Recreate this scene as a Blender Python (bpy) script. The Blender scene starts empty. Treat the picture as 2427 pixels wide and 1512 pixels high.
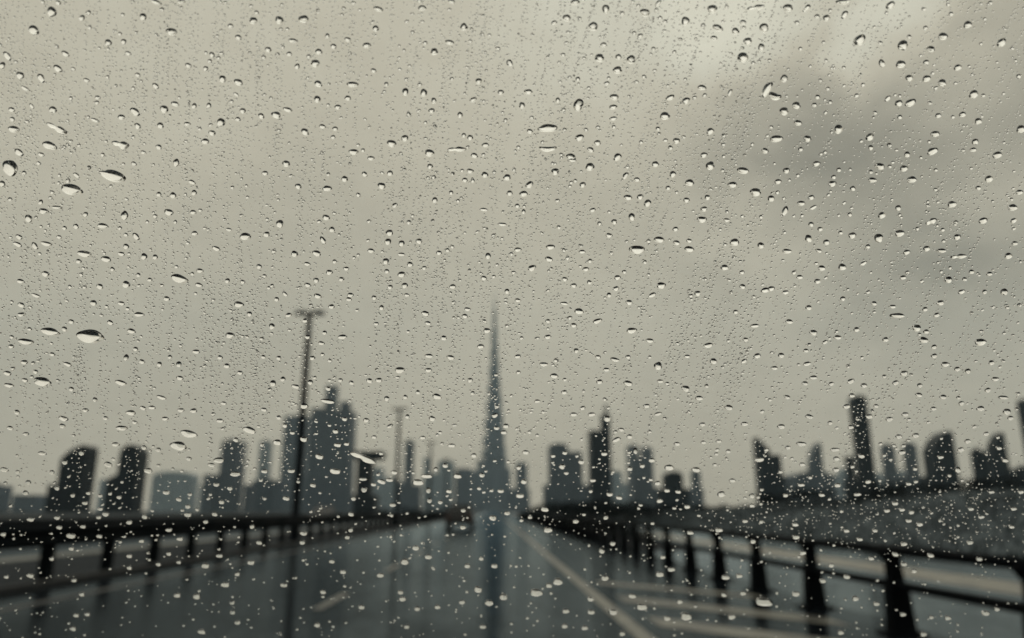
import bpy, bmesh, math, random
import numpy as np
from mathutils import Vector, Matrix

# ------------------------------------------------------------------ camera
SC = bpy.context.scene
COL = SC.collection
R = math.radians
CAM_H = 1.2
PITCH = 14.5
YAW = 1.25            # degrees to the right of the road axis
FPX = 1761.0          # focal length in pixels of a 2427 x 1512 picture

cam_d = bpy.data.cameras.new('camera')
cam_d.sensor_width = 36.0
cam_d.lens = 36.0 * FPX / 2427.0
cam_d.clip_start = 0.01
cam_d.clip_end = 12000.0
cam = bpy.data.objects.new('camera', cam_d)
COL.objects.link(cam)
cam.location = (0, 0, CAM_H)
cam.rotation_euler = (R(90 + PITCH), 0, R(-YAW))
SC.camera = cam
cam_d.dof.use_dof = True
cam_d.dof.focus_distance = 0.378
cam_d.dof.aperture_fstop = 6.0

# ------------------------------------------------------------------ world, sun, exposure
SUN_EL, SUN_AZ = 65.0, 17.0      # azimuth to the right of the road axis
W = bpy.data.worlds.new("World")
SC.world = W
W.use_nodes = True
wt = W.node_tree
wt.nodes.clear()


def nd(t, kind, **kw):
    n = t.nodes.new(kind)
    for k, v in kw.items():
        if k == 'inp':
            for kk, vv in v.items():
                n.inputs[kk].default_value = vv
        else:
            setattr(n, k, v)
    return n


def ramp(t, stops, interp='LINEAR'):
    n = t.nodes.new('ShaderNodeValToRGB')
    cr = n.color_ramp
    cr.interpolation = interp
    while len(cr.elements) < len(stops):
        cr.elements.new(0.5)
    for e, (p, c) in zip(cr.elements, stops):
        e.position = p
        e.color = c if len(c) == 4 else (*c, 1)
    return n


def mth(t, op, a, b=None, c=None, clamp=False):
    n = t.nodes.new('ShaderNodeMath')
    n.operation = op
    n.use_clamp = clamp
    for i, x in enumerate((a, b, c)):
        if x is None:
            continue
        if isinstance(x, (int, float)):
            n.inputs[i].default_value = x
        else:
            t.links.new(x, n.inputs[i])
    return n.outputs[0]


def maprange(t, v, a, b, c, d, smooth=True):
    n = t.nodes.new('ShaderNodeMapRange')
    n.interpolation_type = 'SMOOTHSTEP' if smooth else 'LINEAR'
    n.clamp = True
    t.links.new(v, n.inputs[0])
    for i, x in enumerate((a, b, c, d)):
        n.inputs[i + 1].default_value = x
    return n.outputs[0]


def sky_dir(u, v):
    """compass direction of a cloud noted at (u, v) of the 2427 x 1512 picture"""
    return (cam.rotation_euler.to_matrix() @ Vector(((u - 1213.5) / FPX, -(v - 756.0) / FPX, -1.0))).normalized()


def build_world():
    t = wt
    L = t.links.new
    out = nd(t, 'ShaderNodeOutputWorld')
    bg = nd(t, 'ShaderNodeBackground')
    bg.inputs['Strength'].default_value = 0.1
    tc = nd(t, 'ShaderNodeTexCoord')
    sky = nd(t, 'ShaderNodeTexSky')
    sky.sky_type = 'NISHITA'
    sky.sun_disc = False
    sky.sun_elevation = R(SUN_EL)
    sky.sun_rotation = R(SUN_AZ)
    sky.dust_density = 6.0
    sky.air_density = 2.0
    hs = nd(t, 'ShaderNodeHueSaturation', inp={'Saturation': 0.25, 'Value': 0.6})
    L(sky.outputs[0], hs.inputs['Color'])
    sep = nd(t, 'ShaderNodeSeparateXYZ')
    L(tc.outputs['Generated'], sep.inputs[0])
    x, y, z = sep.outputs
    # flat directions so that cloud bands stretch near the horizon
    zz = mth(t, 'ADD', mth(t, 'MAXIMUM', z, 0.0), 0.35)
    px = mth(t, 'DIVIDE', x, zz)
    py = mth(t, 'DIVIDE', y, zz)
    cmb = nd(t, 'ShaderNodeCombineXYZ')
    L(px, cmb.inputs[0])
    L(py, cmb.inputs[1])
    n1 = nd(t, 'ShaderNodeTexNoise', inp={'Scale': 2.6, 'Detail': 3.5, 'Roughness': 0.45, 'Distortion': 0.35})
    L(cmb.outputs[0], n1.inputs['Vector'])
    n2 = nd(t, 'ShaderNodeTexNoise', inp={'Scale': 0.9, 'Detail': 3.0, 'Roughness': 0.5})
    L(cmb.outputs[0], n2.inputs['Vector'])
    c1 = maprange(t, n1.outputs['Fac'], 0.36, 0.64, 0.88, 1.06)
    c2 = maprange(t, n2.outputs['Fac'], 0.3, 0.7, 0.95, 1.05)
    mask = mth(t, 'MULTIPLY', maprange(t, x, 0.10, 0.36, 0.0, 1.0), maprange(t, z, 0.10, 0.30, 0.0, 1.0))
    mask = mth(t, 'MULTIPLY', mask, maprange(t, y, 0.0, 0.35, 0.0, 1.0))
    cl = mth(t, 'ADD', mth(t, 'MULTIPLY', mask, mth(t, 'SUBTRACT', c1, 1.0)), 1.0)
    cl = mth(t, 'MULTIPLY', cl, c2)
    # heavier cloud bellies and thin bright gaps, ragged by a warped direction
    wn = nd(t, 'ShaderNodeTexNoise', inp={'Scale': 5.0, 'Detail': 4.0, 'Roughness': 0.6})
    L(cmb.outputs[0], wn.inputs['Vector'])
    wv = nd(t, 'ShaderNodeVectorMath', operation='MULTIPLY_ADD')
    L(wn.outputs['Color'], wv.inputs[0])
    wv.inputs[1].default_value = (0.20, 0.0, 0.15)
    L(tc.outputs['Generated'], wv.inputs[2])
    sb = nd(t, 'ShaderNodeVectorMath', operation='SUBTRACT')
    L(wv.outputs[0], sb.inputs[0])
    sb.inputs[1].default_value = (0.10, 0.0, 0.075)
    nm = nd(t, 'ShaderNodeVectorMath', operation='NORMALIZE')
    L(sb.outputs[0], nm.inputs[0])
    for u, v, rad_, amp in ((1940, 250, 8.5, -.14), (2120, 300, 8, -.09), (2400, 150, 8.5, -.16), (2065, 440, 8, -.17), (1900, 560, 11, -.06), (1800, 330, 8, -.10), (2320, 470, 8, -.12),
                            (2230, 640, 9, -.06), (1745, 40, 6, .20), (2085, 100, 4.5, .24), (2270, 250, 4.5, .09), (2220, 380, 4.5, .08), (1500, 420, 9, -.05), (700, 620, 12, -.04), (420, 120, 10, .04)):
        dv = sky_dir(u, v)
        dp = nd(t, 'ShaderNodeVectorMath', operation='DOT_PRODUCT')
        L(nm.outputs[0], dp.inputs[0])
        dp.inputs[1].default_value = dv
        cl = mth(t, 'ADD', cl, maprange(t, dp.outputs['Value'], math.cos(R(rad_)), 1.0 - (1 - math.cos(R(rad_))) * .15, 0.0, amp))
    n3 = nd(t, 'ShaderNodeTexNoise', inp={'Scale': 14.0, 'Detail': 4.0, 'Roughness': 0.65})
    L(cmb.outputs[0], n3.inputs['Vector'])
    cl = mth(t, 'MULTIPLY', cl, maprange(t, n3.outputs['Fac'], 0.3, 0.7, 0.97, 1.03))
    # luminance of the overcast dome: brighter towards the zenith
    lum = ramp(t, [(0.0, (.83,) * 3), (0.10, (.885,) * 3), (0.35, (.95,) * 3), (0.60, (1.05,) * 3), (0.75, (1.15,) * 3), (1.0, (1.4,) * 3)])
    L(z, lum.inputs[0])
    # thin spot in the cloud in front of the sun
    sd = Vector((math.sin(R(17)) * math.cos(R(40)), math.cos(R(17)) * math.cos(R(40)), math.sin(R(40))))
    dot = nd(t, 'ShaderNodeVectorMath', operation='DOT_PRODUCT')
    L(tc.outputs['Generated'], dot.inputs[0])
    dot.inputs[1].default_value = sd
    glow = maprange(t, dot.outputs['Value'], 0.95, 1.0, 0.0, 0.12)
    k = mth(t, 'MULTIPLY', mth(t, 'MULTIPLY', cl, mth(t, 'ADD', 1.0, glow)), lum.outputs[0])
    base = nd(t, 'ShaderNodeMix', data_type='RGBA')
    base.blend_type = 'MULTIPLY'
    base.inputs['Factor'].default_value = 1.0
    tint = ramp(t, [(0.0, (5.45, 4.98, 3.88)), (1.0, (5.38, 5.12, 4.15))])
    L(maprange(t, k, 0.95, 1.25, 0.0, 1.0), tint.inputs[0])
    L(tint.outputs[0], base.inputs['A'])
    L(k, base.inputs['B'])
    mix = nd(t, 'ShaderNodeMix', data_type='RGBA')
    mix.inputs['Factor'].default_value = 0.955
    L(hs.outputs[0], mix.inputs['A'])
    L(base.outputs['Result'], mix.inputs['B'])
    L(mix.outputs['Result'], bg.inputs['Color'])
    L(bg.outputs[0], out.inputs['Surface'])


build_world()

sun_d = bpy.data.lights.new('sun', 'SUN')
sun_d.energy = 0.5
sun_d.angle = R(100)
sun_d.color = (1.0, 0.95, 0.84)
sun = bpy.data.objects.new('sun', sun_d)
COL.objects.link(sun)
sun.location = (0, 0, 60)
sun.rotation_euler = (R(90 - SUN_EL), 0, R(180 - SUN_AZ))

vs = SC.view_settings
vs.view_transform = 'Standard'
vs.look = 'None'
vs.exposure = 0.0
vs.gamma = 1.0
vs.use_curve_mapping = False
cy = SC.cycles
cy.use_denoising = True
cy.max_bounces = 12
cy.transmission_bounces = 10
cy.transparent_max_bounces = 12
cy.volume_bounces = 1
cy.diffuse_bounces = 2
cy.glossy_bounces = 3
cy.sample_clamp_indirect = 4.0
cy.caustics_refractive = True
cy.caustics_reflective = False

# ------------------------------------------------------------------ helpers
rnd = random.Random(7)


def cam_ray(u, v):
    """direction of the view ray through pixel (u, v) of the 2427 x 1512 picture"""
    d = Vector(((u - 1213.5) / FPX, -(v - 756.0) / FPX, -1.0))
    return cam.rotation_euler.to_matrix() @ d


def at(u, v, Y):
    """the point at distance Y along the road that is seen at (u, v)"""
    d = cam_ray(u, v)
    return Vector((0, 0, CAM_H)) + d * (Y / d.y)


def tag(o, label=None, cat=None, group=None, kind=None):
    if label:
        o['label'] = label
    if cat:
        o['category'] = cat
    if group:
        o['group'] = group
    if kind:
        o['kind'] = kind
    return o


def empty(name, loc, rz=0.0):
    o = bpy.data.objects.new(name, None)
    COL.objects.link(o)
    o.location = loc
    o.rotation_euler = (0, 0, rz)
    o.empty_display_size = 0.3
    return o


class MB:
    """collects boxes, prisms and tubes and links them as ONE mesh object"""

    def __init__(self):
        self.v, self.f, self.sm = [], [], []

    def add(self, vs_, fs_, smooth=False):
        b = len(self.v)
        self.v += [tuple(p) for p in vs_]
        self.f += [tuple(b + i for i in f) for f in fs_]
        self.sm += [smooth] * len(fs_)

    def box(self, x0, x1, y0, y1, z0, z1):
        p = [(x, y, z) for z in (z0, z1) for y in (y0, y1) for x in (x0, x1)]
        self.add(p, [(0, 2, 3, 1), (4, 5, 7, 6), (0, 1, 5, 4), (2, 6, 7, 3), (0, 4, 6, 2), (1, 3, 7, 5)])

    def hexa(self, bot, top):
        """bot, top: 4 corners each, same order"""
        p = list(bot) + list(top)
        self.add(p, [(3, 2, 1, 0), (4, 5, 6, 7), (0, 1, 5, 4), (1, 2, 6, 5), (2, 3, 7, 6), (3, 0, 4, 7)])

    def prism_y(self, prof, y0, y1):
        """outline in x-z pulled along y"""
        n = len(prof)
        p = [(x, y0, z) for x, z in prof] + [(x, y1, z) for x, z in prof]
        fs_ = [tuple(range(n)), tuple(range(2 * n - 1, n - 1, -1))]
        fs_ += [(i, i + n, (i + 1) % n + n, (i + 1) % n) for i in range(n)]
        self.add(p, fs_)

    def prism_x(self, prof, x0, x1):
        n = len(prof)
        p = [(x0, y, z) for y, z in prof] + [(x1, y, z) for y, z in prof]
        fs_ = [tuple(range(n)), tuple(range(2 * n - 1, n - 1, -1))]
        fs_ += [(i, i + n, (i + 1) % n + n, (i + 1) % n) for i in range(n)]
        self.add(p, fs_)

    def rings(self, rings, smooth=True, cap=True):
        n = len(rings[0])
        p = [q for r in rings for q in r]
        fs_ = []
        for k in range(len(rings) - 1):
            for i in range(n):
                j = (i + 1) % n
                fs_.append((k * n + i, k * n + j, (k + 1) * n + j, (k + 1) * n + i))
        self.add(p, fs_, smooth)
        if cap:
            self.add(rings[0], [tuple(range(n - 1, -1, -1))])
            self.add(rings[-1], [tuple(range(n))])

    def lathe(self, prof, n=12, c=(0, 0), smooth=True):
        self.rings([[(c[0] + r * math.cos(2 * math.pi * i / n), c[1] + r * math.sin(2 * math.pi * i / n), z) for i in range(n)] for r, z in prof], smooth)

    def tube(self, pts, r, n=8):
        pts = [Vector(p) for p in pts]
        rr = r if isinstance(r, (list, tuple)) else [r] * len(pts)
        rings = []
        for i, p in enumerate(pts):
            d = (pts[min(i + 1, len(pts) - 1)] - pts[max(i - 1, 0)]).normalized()
            a = d.cross(Vector((0, 0, 1)))
            if a.length < 1e-3:
                a = Vector((1, 0, 0))
            a.normalize()
            b = d.cross(a)
            rings.append([p + (a * math.cos(2 * math.pi * k / n) + b * math.sin(2 * math.pi * k / n)) * rr[i] for k in range(n)])
        self.rings(rings)

    def build(self, name, mat, parent=None, loc=None):
        me = bpy.data.meshes.new(name)
        me.from_pydata(self.v, [], self.f)
        me.update()
        bm = bmesh.new()
        bm.from_mesh(me)
        bmesh.ops.recalc_face_normals(bm, faces=bm.faces)
        bm.to_mesh(me)
        bm.free()
        me.polygons.foreach_set('use_smooth', self.sm)
        me.materials.append(mat)
        o = bpy.data.objects.new(name, me)
        COL.objects.link(o)
        if parent is not None:
            o.parent = parent
        if loc is not None:
            o.location = loc
        return o


def children(o):
    return [c for c in SC.objects if c.parent is o]


def copy_tree(o, kids, parent=None):
    c = o.copy()
    COL.objects.link(c)
    if parent is not None:
        c.parent = parent
    for ch, sub in kids:
        copy_tree(ch, sub, c)
    return c


def tree_of(o):
    return [(ch, tree_of(ch)) for ch in children(o)]


# ------------------------------------------------------------------ materials
def mat(name):
    m = bpy.data.materials.new(name)
    m.use_nodes = True
    t = m.node_tree
    b = t.nodes['Principled BSDF']
    return m, t, b


def cool(c):
    return (c[0] * .86, c[1], c[2] * 1.22)


def plain(name, col, rough=0.6, metal=0.0, var=0.25, scale=6.0, spec=0.5):
    """a painted or raw surface with uneven tone and sheen"""
    m, t, b = mat(name)
    col = cool(col)
    tc = nd(t, 'ShaderNodeTexCoord')
    n = nd(t, 'ShaderNodeTexNoise', inp={'Scale': scale, 'Detail': 5.0, 'Roughness': 0.6})
    t.links.new(tc.outputs['Object'], n.inputs['Vector'])
    lo = tuple(c * (1 - var) for c in col)
    hi = tuple(c * (1 + var) for c in col)
    r = ramp(t, [(0.3, lo), (0.7, hi)])
    t.links.new(n.outputs['Fac'], r.inputs[0])
    t.links.new(r.outputs[0], b.inputs['Base Color'])
    rg = maprange(t, n.outputs['Fac'], 0.3, 0.7, max(rough - 0.12, 0.02), min(rough + 0.12, 1.0))
    t.links.new(rg, b.inputs['Roughness'])
    b.inputs['Metallic'].default_value = metal
    b.inputs['Specular IOR Level'].default_value = spec
    return m


def worn_paint(name, col, under):
    """road paint rubbed through to the asphalt in patches"""
    m, t, b = mat(name)
    tc = nd(t, 'ShaderNodeTexCoord')
    n = nd(t, 'ShaderNodeTexNoise', inp={'Scale': 2.3, 'Detail': 7.0, 'Roughness': 0.7})
    t.links.new(tc.outputs['Object'], n.inputs['Vector'])
    r = ramp(t, [(0.36, under), (0.56, col)])
    t.links.new(n.outputs['Fac'], r.inputs[0])
    t.links.new(r.outputs[0], b.inputs['Base Color'])
    b.inputs['Roughness'].default_value = 0.35
    b.inputs['Specular IOR Level'].default_value = 0.25
    return m


def facade(name, wall, glass, fh=3.6, bay=2.4, frac=0.62, spec=0.35):
    """storeys of dark glazing between spandrel bands and mullions, from object coordinates"""
    wall, glass = cool(wall), cool(glass)
    m, t, b = mat(name)
    tc = nd(t, 'ShaderNodeTexCoord')
    sep = nd(t, 'ShaderNodeSeparateXYZ')
    t.links.new(tc.outputs['Object'], sep.inputs[0])
    x, y, z = sep.outputs
    fz = mth(t, 'FRACT', mth(t, 'DIVIDE', z, fh))
    band = mth(t, 'LESS_THAN', fz, frac)
    h = mth(t, 'FRACT', mth(t, 'DIVIDE', mth(t, 'ADD', x, y), bay))
    mull = mth(t, 'GREATER_THAN', h, 0.16)
    win = mth(t, 'MULTIPLY', band, mull)
    n = nd(t, 'ShaderNodeTexNoise', inp={'Scale': 0.06, 'Detail': 4.0, 'Roughness': 0.6})
    t.links.new(tc.outputs['Object'], n.inputs['Vector'])
    rw = ramp(t, [(0.3, tuple(c * 0.75 for c in wall)), (0.7, tuple(c * 1.2 for c in wall))])
    t.links.new(n.outputs['Fac'], rw.inputs[0])
    mx = nd(t, 'ShaderNodeMix', data_type='RGBA')
    t.links.new(win, mx.inputs['Factor'])
    t.links.new(rw.outputs[0], mx.inputs['A'])
    mx.inputs['B'].default_value = (*glass, 1)
    t.links.new(mx.outputs['Result'], b.inputs['Base Color'])
    t.links.new(mth(t, 'SUBTRACT', 0.75, mth(t, 'MULTIPLY', win, 0.5)), b.inputs['Roughness'])
    b.inputs['Specular IOR Level'].default_value = spec
    return m


def asphalt(name, base, dry_x=None, wet=0.55, bump=0.25, rlo=0.10, rhi=0.42, spec=(0.15, 0.5), gz=0.72):
    """rain-wet road: dark stone, films and puddles of water between rougher patches"""
    m, t, b = mat(name)
    tc = nd(t, 'ShaderNodeTexCoord')
    obj = tc.outputs['Object']
    big = nd(t, 'ShaderNodeTexNoise', inp={'Scale': 0.22, 'Detail': 4.0, 'Roughness': 0.55, 'Distortion': 0.6})
    mp = nd(t, 'ShaderNodeMapping')
    mp.inputs['Scale'].default_value = (1.0, 0.28, 1.0)
    t.links.new(obj, mp.inputs[0])
    t.links.new(mp.outputs[0], big.inputs['Vector'])
    fine = nd(t, 'ShaderNodeTexNoise', inp={'Scale': 70.0, 'Detail': 2.0, 'Roughness': 0.6})
    t.links.new(obj, fine.inputs['Vector'])
    mid = nd(t, 'ShaderNodeTexNoise', inp={'Scale': 2.2, 'Detail': 5.0, 'Roughness': 0.6})
    t.links.new(mp.outputs[0], mid.inputs['Vector'])
    s = mth(t, 'ADD', mth(t, 'MULTIPLY', big.outputs['Fac'], 0.75), mth(t, 'MULTIPLY', mid.outputs['Fac'], 0.25))
    f = maprange(t, s, wet - 0.12, wet + 0.12, 0.0, 1.0)       # 1 = standing water
    if dry_x is not None:                                       # the lane beyond this line sheds water
        sep = nd(t, 'ShaderNodeSeparateXYZ')
        t.links.new(obj, sep.inputs[0])
        lane = maprange(t, sep.outputs[0], dry_x[0], dry_x[1], dry_x[2], 1.0)
        f = mth(t, 'MULTIPLY', f, lane)
        rhi_s = maprange(t, sep.outputs[0], dry_x[0], dry_x[1], rhi + 0.03, rhi)
    else:
        rhi_s = mth(t, 'ADD', rhi, 0.0)
    rough = nd(t, 'ShaderNodeMix', data_type='FLOAT')
    t.links.new(f, rough.inputs['Factor'])
    t.links.new(rhi_s, rough.inputs[2])
    rough.inputs[3].default_value = rlo
    r = ramp(t, [(0.25, tuple(c * 0.6 for c in base)), (0.75, tuple(c * 1.5 for c in base))])
    t.links.new(mth(t, 'ADD', mth(t, 'MULTIPLY', mid.outputs['Fac'], 0.5), mth(t, 'MULTIPLY', fine.outputs['Fac'], 0.5)), r.inputs[0])
    bp = nd(t, 'ShaderNodeBump', inp={'Distance': 0.004})
    t.links.new(mth(t, 'MULTIPLY', mth(t, 'SUBTRACT', 1.0, f), bump), bp.inputs['Strength'])
    t.links.new(fine.outputs['Fac'], bp.inputs['Height'])
    rip = nd(t, 'ShaderNodeTexNoise', inp={'Scale': 1.0, 'Detail': 3.0, 'Roughness': 0.6})
    mp2 = nd(t, 'ShaderNodeMapping')
    mp2.inputs['Scale'].default_value = (1.6, 7.0, 1.0)
    t.links.new(obj, mp2.inputs[0])
    t.links.new(mp2.outputs[0], rip.inputs['Vector'])
    bp2 = nd(t, 'ShaderNodeBump', inp={'Distance': 0.012, 'Strength': 0.9})
    t.links.new(rip.outputs['Fac'], bp2.inputs['Height'])
    t.links.new(bp.outputs[0], bp2.inputs['Normal'])
    bp = bp2
    # water film: a clear, slightly blue sheen whose cover varies, over matt stone
    t.nodes.remove(b)
    dif = nd(t, 'ShaderNodeBsdfDiffuse')
    t.links.new(r.outputs[0], dif.inputs['Color'])
    gl = nd(t, 'ShaderNodeBsdfGlossy')
    gl.inputs['Color'].default_value = (0.76, 0.90, 1.0, 1)
    t.links.new(rough.outputs[0], gl.inputs['Roughness'])
    t.links.new(bp.outputs[0], gl.inputs['Normal'])
    fr = nd(t, 'ShaderNodeFresnel', inp={'IOR': 1.33})
    cov = nd(t, 'ShaderNodeMix', data_type='FLOAT')
    t.links.new(f, cov.inputs['Factor'])
    cov.inputs[2].default_value = spec[0]
    cov.inputs[3].default_value = spec[1]
    graze = mth(t, 'POWER', fr.outputs[0], 2.2)                 # even matt stone shines at a glancing angle
    cg = mth(t, 'ADD', cov.outputs[0], mth(t, 'MULTIPLY', graze, mth(t, 'SUBTRACT', gz, cov.outputs[0])))
    fac = mth(t, 'MULTIPLY', fr.outputs[0], cg)
    mx = nd(t, 'ShaderNodeMixShader')
    t.links.new(fac, mx.inputs[0])
    t.links.new(dif.outputs[0], mx.inputs[1])
    t.links.new(gl.outputs[0], mx.inputs[2])
    t.links.new(mx.outputs[0], t.nodes['Material Output'].inputs['Surface'])
    return m


def earth(name, lo, hi, scale=0.8, rough=0.95, fine=14.0):
    lo, hi = cool(lo), cool(hi)
    m, t, b = mat(name)
    tc = nd(t, 'ShaderNodeTexCoord')
    n = nd(t, 'ShaderNodeTexNoise', inp={'Scale': scale, 'Detail': 8.0, 'Roughness': 0.7})
    t.links.new(tc.outputs['Object'], n.inputs['Vector'])
    n2 = nd(t, 'ShaderNodeTexNoise', inp={'Scale': fine, 'Detail': 3.0, 'Roughness': 0.6})
    t.links.new(tc.outputs['Object'], n2.inputs['Vector'])
    r = ramp(t, [(0.42, lo), (0.60, hi)])
    t.links.new(mth(t, 'ADD', mth(t, 'MULTIPLY', n.outputs['Fac'], 0.6), mth(t, 'MULTIPLY', n2.outputs['Fac'], 0.4)), r.inputs[0])
    t.links.new(r.outputs[0], b.inputs['Base Color'])
    b.inputs['Roughness'].default_value = rough
    b.inputs['Specular IOR Level'].default_value = 0.2
    bp = nd(t, 'ShaderNodeBump', inp={'Distance': 0.1, 'Strength': 0.6})
    t.links.new(n2.outputs['Fac'], bp.inputs['Height'])
    t.links.new(bp.outputs[0], b.inputs['Normal'])
    return m


M = {}
M['road'] = asphalt('wet_asphalt', (0.006, 0.0078, 0.010), dry_x=(-4.0, -1.6, 0.25), wet=0.43, rlo=0.05, rhi=0.13, spec=(0.06, 0.47), gz=0.98)
M['slip'] = asphalt('wet_concrete_road', (0.024, 0.027, 0.029), wet=0.46, rlo=0.08, rhi=0.3, spec=(0.25, 0.9))
M['far_road'] = asphalt('wet_far_asphalt', (0.014, 0.017, 0.022), wet=0.56, rlo=0.15, rhi=0.4, spec=(0.06, 0.2), gz=0.2)
M['gutter'] = plain('wet_gutter_concrete', (0.10, 0.095, 0.075), 0.5, var=0.35, scale=0.5)
M['paint'] = worn_paint('worn_road_paint', (0.155, 0.155, 0.135), (0.026, 0.028, 0.031))
M['paint_dim'] = worn_paint('thin_road_paint', (0.095, 0.096, 0.088), (0.02, 0.022, 0.025))
M['paint_old'] = plain('faded_road_paint', (0.018, 0.019, 0.019), 0.6, var=0.5, scale=2.0)
M['channel'] = worn_paint('wet_pale_concrete', (0.20, 0.19, 0.16), (0.085, 0.09, 0.09))
M['kerb'] = plain('dark_kerb_concrete', (0.009, 0.010, 0.011), 0.85, var=0.4, scale=3.0)
M['grass'] = earth('grassy_bank', (0.024, 0.030, 0.032), (0.11, 0.12, 0.112), 0.22, fine=2.6)
M['soil'] = earth('dark_ground', (0.010, 0.013, 0.014), (0.028, 0.032, 0.032), 0.25, fine=3.0)
M['median'] = earth('median_soil', (0.008, 0.011, 0.013), (0.022, 0.026, 0.028), 1.2)
M['rail'] = plain('dark_galvanised_steel', (0.004, 0.0055, 0.006), 0.8, 0.0, 0.3, 2.0, spec=0.04)
M['fence'] = plain('black_painted_steel', (0.0035, 0.0045, 0.005), 0.8, 0.0, 0.3, 4.0, spec=0.04)
M['pole'] = plain('grey_pole_paint', (0.007, 0.009, 0.011), 0.7, 0.0, 0.25, 1.0, spec=0.08)
M['lens'] = plain('lamp_lens', (0.05, 0.05, 0.05), 0.3, 0.0, 0.1, 4.0)
M['leaf'] = plain('shrub_leaf', (0.008, 0.012, 0.012), 0.8, 0.0, 0.6, 1.2, spec=0.08)
M['bark'] = plain('bark', (0.02, 0.018, 0.015), 0.9, 0.0, 0.3, 5.0)
M['blade'] = plain('grass_blade', (0.034, 0.040, 0.038), 0.8, 0.0, 0.5, 0.6, spec=0.2)
M['carpaint'] = plain('dark_car_paint', (0.012, 0.013, 0.015), 0.35, 0.0, 0.2, 2.0)
M['carpaint2'] = plain('grey_car_paint', (0.03, 0.03, 0.032), 0.35, 0.0, 0.2, 2.0)
M['carglass'] = plain('car_glass', (0.01, 0.012, 0.014), 0.12, 0.0, 0.1, 2.0)
M['tyre'] = plain('tyre_rubber', (0.01, 0.01, 0.01), 0.8, 0.0, 0.2, 8.0)
M['tail'] = plain('tail_lamp', (0.06, 0.008, 0.006), 0.3, 0.0, 0.1, 8.0)
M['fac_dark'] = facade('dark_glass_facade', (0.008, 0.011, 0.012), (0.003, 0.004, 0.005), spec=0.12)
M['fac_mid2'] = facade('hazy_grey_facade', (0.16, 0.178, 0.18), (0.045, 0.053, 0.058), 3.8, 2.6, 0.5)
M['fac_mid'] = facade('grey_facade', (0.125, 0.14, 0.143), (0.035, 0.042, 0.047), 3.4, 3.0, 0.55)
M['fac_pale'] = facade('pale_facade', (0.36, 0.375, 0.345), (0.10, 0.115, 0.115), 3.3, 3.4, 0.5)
M['roof'] = plain('roof_plant', (0.03, 0.032, 0.034), 0.8, 0.0, 0.3, 0.2)
M['spire'] = facade('steel_and_glass_facade', (0.15, 0.165, 0.165), (0.06, 0.07, 0.074), 4.0, 2.2, 0.7)

# ------------------------------------------------------------------ ground, roads
EXT = 3500.0


def sheet(name, x0, x1, y0, y1, z, m, kind='structure'):
    b = MB()
    b.add([(x0, y0, z), (x1, y0, z), (x1, y1, z), (x0, y1, z)], [(0, 1, 2, 3)])
    o = b.build(name, m)
    tag(o, kind=kind)
    return o


ROAD_L, ROAD_R = -7.2, 4.45
sheet('ground', -2500, 2500, -300, EXT, -0.012, M['soil'])
sheet('road', ROAD_L, ROAD_R, -120, 3000, 0.0, M['road'])
sheet('slip_road', 4.45, 12.4, -120, 600, -0.004, M['slip'])
sheet('opposite_road', -24.0, -12.2, -120, 3000, -0.004, M['far_road'])
sheet('median_ground', -11.6, -7.4, -120, 3000, -0.002, M['median'])
sheet('drain_channel', 7.75, 9.1, -60, 420, 0.002, M['channel'])
sheet('opposite_gutter', -12.9, -11.9, -60, 900, 0.004, M['gutter'])
sheet('verge_ground', 4.45, 6.5, 24, 420, 0.002, M['median'])
kb = MB()
kb.box(-7.4, -7.2, -120, 1500, -0.05, 0.11)
tag(kb.build('kerb', M['kerb']), kind='structure')

# painted lines
ln = MB()
b0 = 1.38
ln.add([(b0, -20, 0.004), (b0 + 0.18, -20, 0.004), (b0 + 0.18, 900, 0.004), (b0, 900, 0.004)], [(0, 1, 2, 3)])
tag(ln.build('road_edge_line', M['paint']), kind='structure')
ln = MB()
for k in range(60):
    y0 = 10.0 + 6.2 * k
    ln.add([(-2.31, y0, 0.004), (-2.17, y0, 0.004), (-2.17, y0 + 1.9, 0.004), (-2.31, y0 + 1.9, 0.004)], [(0, 1, 2, 3)])
tag(ln.build('lane_line', M['paint_dim']), kind='structure')
ln = MB()
ln.add([(-6.25, -20, 0.004), (-6.05, -20, 0.004), (-6.05, 900, 0.004), (-6.25, 900, 0.004)], [(0, 1, 2, 3)])
tag(ln.build('verge_line', M['paint_old']), kind='structure')
ln = MB()
for y0, w in ((8.5, .8), (10.75, .75), (13.3, .6)):
    ln.add([(1.78, y0, 0.004), (3.85, y0 - 2.3, 0.004), (3.85, y0 - 2.3 + w, 0.004), (1.78, y0 + w, 0.004)], [(0, 1, 2, 3)])
tag(ln.build('hatched_marking', M['paint']), kind='structure')


# grassy bank on the far side of the slip road
def bank_h(x, y):
    """height of the bank: 2 m near by, sinking away down the road"""
    s = min(max((x - 12.6) / 12.4, 0.0), 1.0)
    s = s * s * (3 - 2 * s)
    far = 1.0 if y < 48 else max(0.42, 1 - (y - 48) / 110.0)
    far *= 1.0 if y < 330 else max(0.0, 1 - (y - 330) / 170.0)
    return s * far * (2.05 + 0.28 * math.sin(x * 0.31 + y * 0.13) * math.sin(y * 0.071 + 1.3) + 0.12 * math.sin(y * 0.43 + x * 0.7)) - 0.02


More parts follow.
